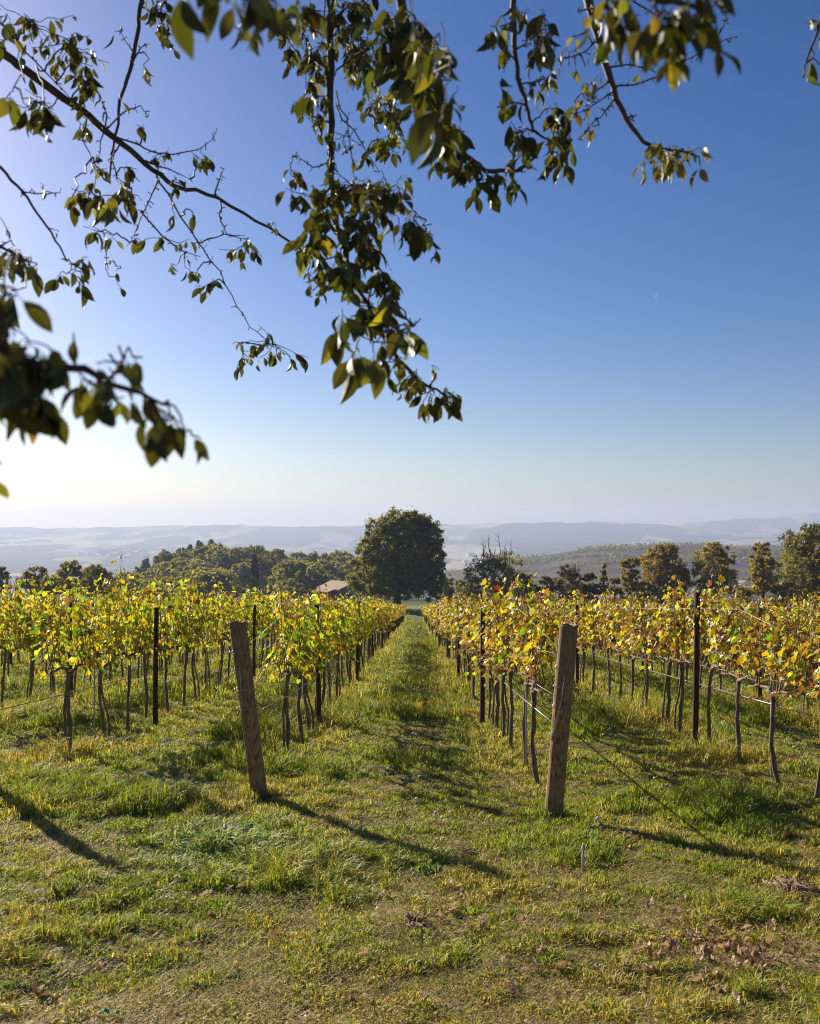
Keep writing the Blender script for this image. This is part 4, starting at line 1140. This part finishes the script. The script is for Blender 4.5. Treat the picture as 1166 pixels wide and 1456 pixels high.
# broad leaved weeds
def weed(px, py, n, L, label):
    x, y = at(px, py); b = MB(); a = rng.random(n) * 6.28
    d = np.stack([np.cos(a) * .7, np.sin(a) * .7, .5 + .8 * rng.random(n)], 1)
    p = np.stack([rng.normal(size=n) * L * 1.1, rng.normal(size=n) * L * .7, 0 * a], 1); p[:, 2] = ground_z(x + p[:, 0], y + p[:, 1]) - gz1(x, y)
    leaf_batch(b, *T_OVER, p, d, norm(np.stack([-np.cos(a), -np.sin(a), .8 + 0 * a], 1)), L * (.5 + .6 * rng.random(n)), palette(n, [(3, (.14, .22, .05)), (2, (.19, .27, .09)), (1, (.09, .15, .035))]))
    o = b.build('broad_leaf_weed', M_GRASS); o.location = (x, y, gz1(x, y)); tag(o, label, 'weed', kind='stuff')
weed(560, 1228, 46, .06, 'clump of broad leaved weeds on the left of the pair below the post shadow')
weed(612, 1240, 40, .062, 'clump of broad leaved weeds on the right of the pair below the post shadow')
weed(335, 1392, 22, .04, 'small rosette of dark broad leaves in the worn grass at the bottom left')
weed(15, 1408, 22, .045, 'broad leaved weed at the lower left edge')

# ------------------------------------------------------------------ the fruit tree whose branches hang over the view
tree = empty('overhanging_tree', (-3.0, .3, gz1(-3.0, .3)), 'leafy fruit tree whose branches hang down across the sky from above', 'fruit tree')
TO = np.array([-3.0, .3, gz1(-3.0, .3)])
def local(P): return np.asarray(P, float) - TO
BK = (.075, .055, .042)
def crooked(P, amp, n=5):
    """subdivide a path and make it wander a little"""
    P = np.asarray(P, float); out = []
    for a, b in zip(P[:-1], P[1:]):
        L = np.linalg.norm(b - a)
        for i in range(n):
            t = i / n; out.append(a + (b - a) * t + rng.normal(size=3) * L * amp * (0 if i == 0 else 1))
    out.append(P[-1]); return np.array(out)
tr = MB()
tr.tube(local([(-3.0, .3, TO[2] - .3), (-2.98, .32, 1.2), (-2.9, .4, 2.4)]), [.17, .13, .12], 14, BK, wob=.2)
tr.build('trunk', M_BARK, tree)
FORK = np.array([-2.9, .4, 2.4])
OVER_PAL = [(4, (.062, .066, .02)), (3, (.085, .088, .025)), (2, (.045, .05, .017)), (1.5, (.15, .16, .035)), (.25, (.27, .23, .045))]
PALE_PAL = [(3, (.17, .165, .075)), (2, (.12, .125, .045)), (1, (.25, .21, .10))]
def branch(label, limb, path, r0, r1, twigs, clusters, pal=OVER_PAL, size=.043):
    """limb: world points out of the view; path: picture points with distances; clusters: (px, py, rx, ry, n, size, dist)"""
    bw = MB(); lf = MB()
    P = [zc(*p) for p in path]; full = np.array([np.array(q, float) for q in limb] + P)
    C = crooked(full, .018, 4); k = len(C)
    rad = np.interp(np.linspace(0, 1, k), [0, .45, 1], [r0 * 1.6, r0, r1])
    bw.tube(local(C), rad, 8, BK, wob=.18)
    net = [C[int(k * len(limb) / len(full)):]]
    for tp in twigs:
        T = crooked([zc(*p) for p in tp], .03, 3); bw.tube(local(T), np.linspace(r1 * .75 + .0006, .0009, len(T)), 5, BK, wob=.15); net.append(T)
        for q in range(len(T) * 2):                              # little spurs and buds
            i = random.randrange(len(T)); e = T[i] + rand_unit(1)[0] * random.uniform(.005, .018)
            bw.tube(local([T[i], e]), [.0011, .0015], 4, BK)
    N_ = np.concatenate(net)
    for (px, py, rx, ry, n, sz, d) in clusters:
        n = n if n < 3 else int(n * (1.6 if d > 1.2 else 1.7)); near = .62 if d < 1.2 else 1.0
        c = zc(px, py, d); m = d / F
        q_ = np.stack([(N_[:, 0] / N_[:, 1] - c[0] / c[1]) * d, ((N_[:, 2] - EYE) / N_[:, 1] - (c[2] - EYE) / c[1]) * d, (N_[:, 1] - c[1]) * .3], 1); a = N_[np.argmin(np.linalg.norm(q_, axis=1))]
        hub = c + np.array([0, 0, ry * m * .35])
        if np.linalg.norm(hub - a) > .012:
            t = crooked([a, (a + hub) / 2 + np.array([0, 0, .012]), hub], .05 * near, 3); bw.tube(local(t), np.linspace(.0022, .0013, len(t)) * min(1.3, .5 + d * .25), 5, BK)
        ns = max(1, (n + 3) // 4); li = 0
        for s_ in range(ns):
            off = np.array([rng.normal() * .8 * near * rx * m, rng.normal() * .05 * (1 + rx * m * 6), rng.normal() * .75 * near * ry * m])
            off = np.clip(off, [-1.35 * rx * m, -.16, -1.2 * ry * m], [1.35 * rx * m, .16, 1.2 * ry * m])
            e = c + off
            T = crooked([hub, (hub + e) / 2 + rng.normal(size=3) * .006 * near, e], .06 * near, 3)
            bw.tube(local(T), np.linspace(.0013, .0008, len(T)), 4, BK, cap=False)
            q = min(4, n - li); li += q
            if q <= 0: break
            tt = rng.random(q) * .75 + .3
            pos = np.stack([np.interp(tt, np.linspace(0, 1, len(T)), T[:, i]) for i in range(3)], 1)
            out = rand_unit(q)
            dr = norm(np.array([0, 0, -1.0]) + out * np.array([.75, .75, .6]) + (e - hub) * 1.5)
            pos = pos + dr * size * sz * .2
            nr = norm(np.cross(dr, rand_unit(q)))
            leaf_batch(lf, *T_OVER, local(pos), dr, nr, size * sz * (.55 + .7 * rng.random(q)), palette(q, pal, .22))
    o = bw.build('branch', M_TWIG, tree); o['label'] = label
    if lf.n: lf.build('foliage', M_OVER, o)
    return o

Lh = [FORK, (-2.6, 1.0, 3.0)]
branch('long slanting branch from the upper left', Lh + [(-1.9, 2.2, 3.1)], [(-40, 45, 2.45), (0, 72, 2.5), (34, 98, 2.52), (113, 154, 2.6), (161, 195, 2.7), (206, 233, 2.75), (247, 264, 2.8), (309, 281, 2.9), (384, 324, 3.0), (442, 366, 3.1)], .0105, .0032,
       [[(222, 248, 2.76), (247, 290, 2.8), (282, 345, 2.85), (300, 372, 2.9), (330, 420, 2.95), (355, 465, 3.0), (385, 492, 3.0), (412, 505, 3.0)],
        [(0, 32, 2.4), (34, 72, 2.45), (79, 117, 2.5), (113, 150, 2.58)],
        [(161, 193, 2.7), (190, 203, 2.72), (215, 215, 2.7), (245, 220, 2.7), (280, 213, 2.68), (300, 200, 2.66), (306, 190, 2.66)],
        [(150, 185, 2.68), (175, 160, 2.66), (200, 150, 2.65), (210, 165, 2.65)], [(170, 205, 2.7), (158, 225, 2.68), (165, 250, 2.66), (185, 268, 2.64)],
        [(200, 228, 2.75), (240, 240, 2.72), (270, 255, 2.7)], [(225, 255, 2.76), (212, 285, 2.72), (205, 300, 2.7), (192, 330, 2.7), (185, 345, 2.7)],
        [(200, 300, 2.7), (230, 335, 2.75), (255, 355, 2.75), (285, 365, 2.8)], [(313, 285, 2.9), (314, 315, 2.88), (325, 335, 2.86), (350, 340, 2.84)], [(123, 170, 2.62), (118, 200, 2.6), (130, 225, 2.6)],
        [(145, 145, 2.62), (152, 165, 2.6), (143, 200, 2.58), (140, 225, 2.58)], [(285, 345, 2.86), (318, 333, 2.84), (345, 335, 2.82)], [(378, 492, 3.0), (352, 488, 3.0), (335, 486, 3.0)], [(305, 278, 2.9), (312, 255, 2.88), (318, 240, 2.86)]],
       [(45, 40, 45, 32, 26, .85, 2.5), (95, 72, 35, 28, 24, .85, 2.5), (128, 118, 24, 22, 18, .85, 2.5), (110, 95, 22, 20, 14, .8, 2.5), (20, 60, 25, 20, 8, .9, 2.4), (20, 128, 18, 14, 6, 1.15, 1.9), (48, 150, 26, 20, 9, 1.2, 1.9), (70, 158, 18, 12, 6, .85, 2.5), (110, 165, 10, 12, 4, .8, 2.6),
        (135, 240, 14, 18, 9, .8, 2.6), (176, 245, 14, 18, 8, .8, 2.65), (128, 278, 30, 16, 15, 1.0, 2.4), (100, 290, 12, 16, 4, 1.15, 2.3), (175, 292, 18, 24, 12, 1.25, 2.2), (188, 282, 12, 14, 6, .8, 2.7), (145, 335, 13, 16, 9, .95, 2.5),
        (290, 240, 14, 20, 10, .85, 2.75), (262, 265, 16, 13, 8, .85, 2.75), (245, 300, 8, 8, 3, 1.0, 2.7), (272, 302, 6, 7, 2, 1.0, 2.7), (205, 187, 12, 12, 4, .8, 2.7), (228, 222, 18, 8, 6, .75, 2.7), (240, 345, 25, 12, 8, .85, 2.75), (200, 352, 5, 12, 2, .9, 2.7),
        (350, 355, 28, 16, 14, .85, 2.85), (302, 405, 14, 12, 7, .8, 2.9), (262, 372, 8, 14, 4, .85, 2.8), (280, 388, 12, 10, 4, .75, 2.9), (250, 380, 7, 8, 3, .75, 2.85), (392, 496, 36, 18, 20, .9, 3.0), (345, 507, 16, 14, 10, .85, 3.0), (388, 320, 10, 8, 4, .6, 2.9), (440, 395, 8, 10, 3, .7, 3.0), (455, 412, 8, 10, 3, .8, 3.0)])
branch('thin upright branch crossing the slanting branch', [(-1.4, 2.3, 3.25)] if False else Lh + [(-1.5, 2.0, 3.3)], [(204, -30, 2.7), (202, 0, 2.7), (195, 51, 2.7), (187, 93, 2.7), (175, 130, 2.7), (165, 189, 2.7), (158, 220, 2.7), (156, 254, 2.7)], .0065, .0025,
       [[(188, 90, 2.7), (200, 68, 2.68), (212, 62, 2.66)], [(190, 75, 2.7), (172, 45, 2.7)], [(202, 10, 2.7), (222, 20, 2.68), (238, 45, 2.66)]],
       [(222, 22, 18, 20, 16, .85, 2.65), (240, 50, 10, 18, 9, .85, 2.65), (212, 88, 8, 10, 3, .9, 2.65), (172, 44, 8, 3, 1, 1.0, 2.65), (225, 5, 20, 10, 8, .85, 2.6), (172, 140, 6, 5, 1, 1.0, 2.6)])
branch('thin bare twig at the left edge with a few hanging leaves', Lh + [(-2.2, 1.6, 2.9)], [(-40, 205, 2.2), (0, 237, 2.2), (33, 273, 2.2), (60, 313, 2.2), (85, 350, 2.2), (95, 372, 2.2)], .004, .0018, [[(33, 273, 2.2), (60, 275, 2.2), (85, 274, 2.2)], [(93, 368, 2.2), (108, 378, 2.2)], [(150, 352, 2.6), (152, 375, 2.6)]],
       [(70, 326, 5, 5, 1, .7, 2.2), (98, 392, 12, 14, 6, .95, 2.15), (118, 380, 12, 12, 6, .85, 2.2), (126, 408, 6, 12, 2, 1.0, 2.2), (152, 388, 6, 10, 1, .85, 2.5), (172, 384, 5, 8, 1, .75, 2.5), (75, 278, 5, 10, 1, .9, 2.2)])
Up = [FORK, (-2.2, 1.2, 3.5), (-.9, 2.0, 3.7)]
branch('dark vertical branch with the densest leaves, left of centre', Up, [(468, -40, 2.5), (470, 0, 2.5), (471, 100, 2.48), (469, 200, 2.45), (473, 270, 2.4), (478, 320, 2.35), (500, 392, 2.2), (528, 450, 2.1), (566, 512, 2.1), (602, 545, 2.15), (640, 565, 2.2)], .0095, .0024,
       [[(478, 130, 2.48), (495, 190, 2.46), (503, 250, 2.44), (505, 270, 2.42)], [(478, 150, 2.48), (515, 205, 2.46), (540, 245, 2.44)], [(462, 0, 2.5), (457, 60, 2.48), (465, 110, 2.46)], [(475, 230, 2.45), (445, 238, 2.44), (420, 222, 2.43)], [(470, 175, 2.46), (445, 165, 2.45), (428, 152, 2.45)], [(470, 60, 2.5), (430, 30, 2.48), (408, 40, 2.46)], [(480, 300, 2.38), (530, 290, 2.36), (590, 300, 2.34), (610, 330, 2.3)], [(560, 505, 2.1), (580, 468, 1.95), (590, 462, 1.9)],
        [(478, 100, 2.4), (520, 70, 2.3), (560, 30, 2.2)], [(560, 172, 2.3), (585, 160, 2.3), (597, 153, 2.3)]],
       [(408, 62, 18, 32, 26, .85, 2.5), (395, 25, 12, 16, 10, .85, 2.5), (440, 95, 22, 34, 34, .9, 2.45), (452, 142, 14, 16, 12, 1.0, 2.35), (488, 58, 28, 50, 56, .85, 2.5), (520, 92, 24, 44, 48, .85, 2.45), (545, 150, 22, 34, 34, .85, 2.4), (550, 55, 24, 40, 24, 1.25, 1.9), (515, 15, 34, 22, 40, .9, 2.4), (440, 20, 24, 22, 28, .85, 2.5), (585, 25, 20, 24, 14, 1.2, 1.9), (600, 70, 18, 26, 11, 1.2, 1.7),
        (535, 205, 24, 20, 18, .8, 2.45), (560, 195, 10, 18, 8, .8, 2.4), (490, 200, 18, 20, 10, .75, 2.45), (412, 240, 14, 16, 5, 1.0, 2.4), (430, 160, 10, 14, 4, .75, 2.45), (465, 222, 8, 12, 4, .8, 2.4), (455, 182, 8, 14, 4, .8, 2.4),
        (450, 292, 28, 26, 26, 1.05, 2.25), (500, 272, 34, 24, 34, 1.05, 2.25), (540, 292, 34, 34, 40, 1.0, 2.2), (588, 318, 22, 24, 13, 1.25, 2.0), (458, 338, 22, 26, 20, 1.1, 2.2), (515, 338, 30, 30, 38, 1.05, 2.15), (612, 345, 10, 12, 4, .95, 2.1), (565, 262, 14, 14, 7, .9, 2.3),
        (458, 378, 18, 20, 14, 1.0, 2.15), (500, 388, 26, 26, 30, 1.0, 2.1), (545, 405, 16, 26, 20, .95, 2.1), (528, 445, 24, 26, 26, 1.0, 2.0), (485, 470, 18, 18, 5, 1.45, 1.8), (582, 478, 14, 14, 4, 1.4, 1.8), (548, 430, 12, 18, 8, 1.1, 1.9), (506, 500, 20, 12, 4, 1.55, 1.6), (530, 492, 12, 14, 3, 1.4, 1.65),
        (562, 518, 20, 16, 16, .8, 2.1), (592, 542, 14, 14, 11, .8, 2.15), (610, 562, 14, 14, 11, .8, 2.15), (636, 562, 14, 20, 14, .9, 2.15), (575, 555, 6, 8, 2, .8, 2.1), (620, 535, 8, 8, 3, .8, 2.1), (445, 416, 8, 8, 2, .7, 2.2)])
branch('leafy branch curving down right of centre', [FORK, (-2.0, .9, 3.5), (-.5, 1.6, 3.6)], [(560, -60, 1.9), (570, 0, 1.95), (592, 90, 2.05), (620, 165, 2.15), (652, 212, 2.2), (690, 243, 2.25), (735, 243, 2.3), (758, 226, 2.3), (762, 222, 2.3)], .009, .0022,
       [[(598, 100, 2.0), (625, 110, 1.6), (640, 85, 1.35)], [(740, 243, 2.3), (752, 232, 2.3), (756, 240, 2.3)]],
       [(640, 105, 10, 16, 2, 1.55, 1.15), (628, 72, 14, 6, 2, 1.1, 1.5), (618, 60, 12, 18, 4, 1.2, 1.5), (625, 172, 26, 24, 20, 1.15, 1.75), (605, 130, 18, 28, 14, 1.1, 1.7), (590, 105, 14, 30, 16, 1.0, 1.9), (640, 212, 26, 18, 16, .9, 2.15), (664, 245, 16, 20, 13, .9, 2.2), (694, 260, 26, 18, 18, .95, 2.2), (728, 262, 12, 16, 8, 1.0, 2.2), (627, 225, 6, 14, 3, .9, 2.2), (655, 190, 14, 12, 6, 1.0, 2.1), (575, 60, 16, 30, 14, .9, 2.0)])
branch('slim reddish branch with loose leaf clumps, right of centre', [FORK, (-1.8, .8, 3.7), (0.0, 1.8, 3.9)], [(728, -40, 2.1), (730, 0, 2.1), (731, 60, 2.1), (736, 110, 2.1), (748, 150, 2.15), (758, 185, 2.2), (772, 195, 2.2), (800, 205, 2.2)], .006, .002,
       [[(748, 150, 2.15), (730, 145, 2.1), (715, 150, 2.1)], [(760, 188, 2.2), (748, 182, 2.2), (735, 190, 2.2)], [(733, 70, 2.1), (760, 50, 2.1), (775, 40, 2.1)], [(740, 120, 2.12), (765, 115, 2.1), (775, 110, 2.1)]],
       [(705, 45, 12, 14, 3, 1.2, 1.8), (722, 48, 6, 14, 2, 1.0, 1.9), (735, 20, 14, 20, 8, .95, 2.1), (772, 30, 18, 22, 10, 1.1, 1.95), (768, 72, 16, 14, 5, 1.1, 1.9), (716, 88, 7, 10, 3, .7, 2.1), (768, 128, 12, 14, 5, .75, 2.2), (720, 158, 16, 18, 8, 1.0, 2.1), (742, 195, 22, 18, 12, 1.05, 2.1), (790, 160, 18, 20, 13, .95, 2.15), (786, 222, 16, 20, 12, .95, 2.2), (808, 192, 16, 22, 11, 1.0, 2.15), (735, 215, 8, 10, 3, .9, 2.15), (748, 140, 10, 10, 3, .7, 2.15), (790, 185, 14, 14, 7, .9, 2.15)])
Rt = [FORK, (-1.6, .7, 3.8), (.3, 1.5, 4.0)]
branch('bare forking branch on the right ending in a fringe of pale hanging leaves', Rt, [(828, -40, 2.2), (838, 10, 2.2), (850, 50, 2.2), (860, 85, 2.2), (866, 108, 2.2), (873, 125, 2.2), (876, 142, 2.2), (895, 176, 2.22), (915, 202, 2.24), (938, 212, 2.25), (965, 214, 2.25), (990, 222, 2.25)], .0085, .0022,
       [[(873, 123, 2.2), (905, 120, 2.2), (935, 110, 2.2), (960, 96, 2.18), (985, 82, 2.16), (1012, 64, 2.15), (1032, 56, 2.15), (1048, 52, 2.15)], [(866, 96, 2.2), (890, 92, 2.2), (918, 95, 2.2), (932, 104, 2.2)], [(868, 114, 2.2), (852, 126, 2.2), (842, 136, 2.2), (835, 150, 2.2)], [(874, 140, 2.2), (860, 158, 2.2), (840, 178, 2.2), (822, 198, 2.2)], [(850, 56, 2.2), (830, 74, 2.2), (808, 82, 2.2)], [(862, 66, 2.2), (885, 60, 2.2)], [(1012, 64, 2.15), (1028, 38, 2.15), (1034, 20, 2.15)], [(873, 130, 2.2), (850, 145, 2.2), (820, 162, 2.2)], [(890, 168, 2.22), (902, 164, 2.2)], [(840, 12, 2.2), (820, 16, 2.2)], [(876, -10, 2.1), (918, 12, 2.1), (960, 30, 2.1), (1000, 30, 2.1), (1012, 60, 2.15)]],
       [(912, 98, 4, 8, 1, .8, 2.2), (954, 120, 4, 8, 1, .75, 2.2), (950, 226, 30, 14, 26, .9, 2.25), (920, 220, 10, 16, 6, .85, 2.25), (978, 216, 12, 10, 6, .8, 2.25), (995, 240, 5, 12, 2, 1.05, 2.25), (832, 100, 7, 12, 2, .9, 2.2), (818, 96, 7, 12, 2, .9, 2.2), (795, 100, 12, 10, 4, .8, 2.2), (828, 50, 6, 8, 2, .7, 2.2), (838, 122, 10, 12, 5, .75, 2.2), (826, 138, 10, 16, 6, .75, 2.2), (852, 180, 8, 5, 3, .85, 2.2), (840, 175, 8, 8, 3, .7, 2.2), (842, 16, 10, 10, 4, .9, 2.1)], PALE_PAL)
branch('near branch of large blurred leaves at the top right', [FORK, (-1.2, .4, 3.2), (.1, .9, 2.75)], [(850, -60, 1.15), (885, -20, 1.15), (930, 0, 1.12), (985, 8, 1.1), (1015, 28, 1.1)], .006, .002, [[(930, 0, 1.12), (940, 20, 1.1)], [(885, -20, 1.15), (875, 10, 1.2)]],
       [(872, 40, 16, 18, 5, .8, 1.25), (900, 22, 30, 16, 8, .85, 1.2), (925, 45, 26, 22, 10, .95, 1.1), (955, 68, 14, 18, 4, .9, 1.1), (965, 30, 22, 22, 8, .9, 1.1), (1020, 52, 8, 22, 2, .95, 1.1), (990, 25, 16, 18, 6, .85, 1.12), (860, 12, 16, 12, 5, .85, 1.2), (1005, 12, 12, 12, 4, .8, 1.12)])
branch('near branch of large blurred leaves at the top left of centre', [FORK, (-1.6, .5, 2.9), (-.7, .8, 2.5)], [(250, -70, 1.05), (300, -45, 1.05), (350, -40, 1.05), (420, -30, 1.1)], .006, .003, [[(300, -45, 1.05), (285, -10, 1.05)], [(350, -40, 1.05), (355, -5, 1.05)], [(390, -35, 1.1), (380, 0, 1.1)]],
       [(268, 2, 14, 8, 2, 1.15, .95), (322, 8, 16, 10, 4, 1.0, 1.05), (345, 22, 10, 18, 3, .9, 1.1), (375, 12, 18, 18, 4, 1.15, 1.0), (395, 30, 14, 14, 4, .9, 1.15), (345, 55, 6, 12, 2, .6, 1.5), (425, 10, 14, 14, 4, 1.0, 1.2)])
branch('near blurred branch at the left edge', [FORK, (-2.2, .3, 2.2), (-1.2, .7, 1.95)], [(-60, 455, .9), (-15, 480, .92), (30, 512, .95), (70, 523, .97), (120, 524, 1.0), (155, 545, 1.0), (200, 558, 1.0), (232, 575, 1.0)], .006, .0018, [[(-15, 480, .92), (5, 420, 1.0), (10, 380, 1.1), (25, 365, 1.2)], [(30, 512, .95), (35, 560, .95), (28, 580, .95)], [(155, 545, 1.0), (175, 510, 1.0)]],
       [(12, 425, 12, 22, 5, 1.0, .95), (14, 470, 14, 22, 6, 1.0, .92), (55, 512, 26, 16, 5, 1.15, .95), (25, 545, 22, 20, 6, 1.1, .92), (40, 582, 24, 14, 5, .9, .95), (75, 590, 5, 10, 1, 1.0, .95), (104, 478, 5, 5, 1, .9, 1.0), (148, 560, 18, 18, 6, .8, 1.0), (170, 520, 16, 14, 5, .75, 1.0), (190, 512, 8, 10, 2, .75, 1.05), (205, 575, 16, 16, 4, .85, 1.0), (245, 602, 12, 18, 4, .95, .98), (264, 618, 6, 14, 2, .95, .98), (95, 520, 16, 12, 5, .85, .98), (118, 540, 10, 14, 4, .8, 1.0), (228, 586, 14, 14, 5, .85, 1.0), (62, 560, 16, 16, 5, .95, .94), (20, 505, 18, 18, 6, 1.0, .93), (8, 600, 6, 14, 2, 1.0, .95), (182, 560, 12, 16, 4, .8, 1.0), (130, 545, 8, 10, 2, .8, 1.0)])
branch('twig with round dark leaves at the left edge', [FORK, (-2.3, .8, 2.7)], [(-50, 335, 1.9), (0, 350, 1.9), (22, 362, 1.9), (38, 372, 1.9)], .004, .002, [[(0, 350, 1.9), (15, 342, 1.9)]],
       [(15, 340, 10, 5, 2, .9, 1.9), (18, 368, 18, 20, 10, .95, 1.9), (45, 378, 12, 14, 5, 1.0, 1.85), (32, 415, 8, 16, 2, 1.25, 1.6), (8, 395, 10, 16, 5, 1.0, 1.8)])
branch('small leafy twig at the top right corner', [FORK, (-1.2, .5, 4.0), (1.3, 1.2, 3.9), (1.8, 2.0, 3.2)], [(1190, -20, 2.1), (1170, 15, 2.1), (1163, 45, 2.1), (1156, 62, 2.1), (1148, 82, 2.1), (1144, 98, 2.1)], .004, .0018, [[(1163, 42, 2.1), (1158, 30, 2.1)]],
       [(1154, 27, 5, 4, 1, .9, 2.1), (1158, 80, 6, 10, 4, .9, 2.1), (1143, 112, 3, 8, 1, 1.1, 2.1), (1164, 60, 5, 8, 2, .85, 2.1), (1166, 95, 4, 10, 2, .9, 2.1)], PALE_PAL)
branch('single leaf twig reaching in low at the left edge', [FORK, (-2.4, .2, 1.9), (-1.0, .85, 1.7)], [(-40, 655, .95), (-14, 660, .95), (-4, 668, .95)], .003, .0015, [], [(-7, 680, 1, 2, 1, .6, .95)])
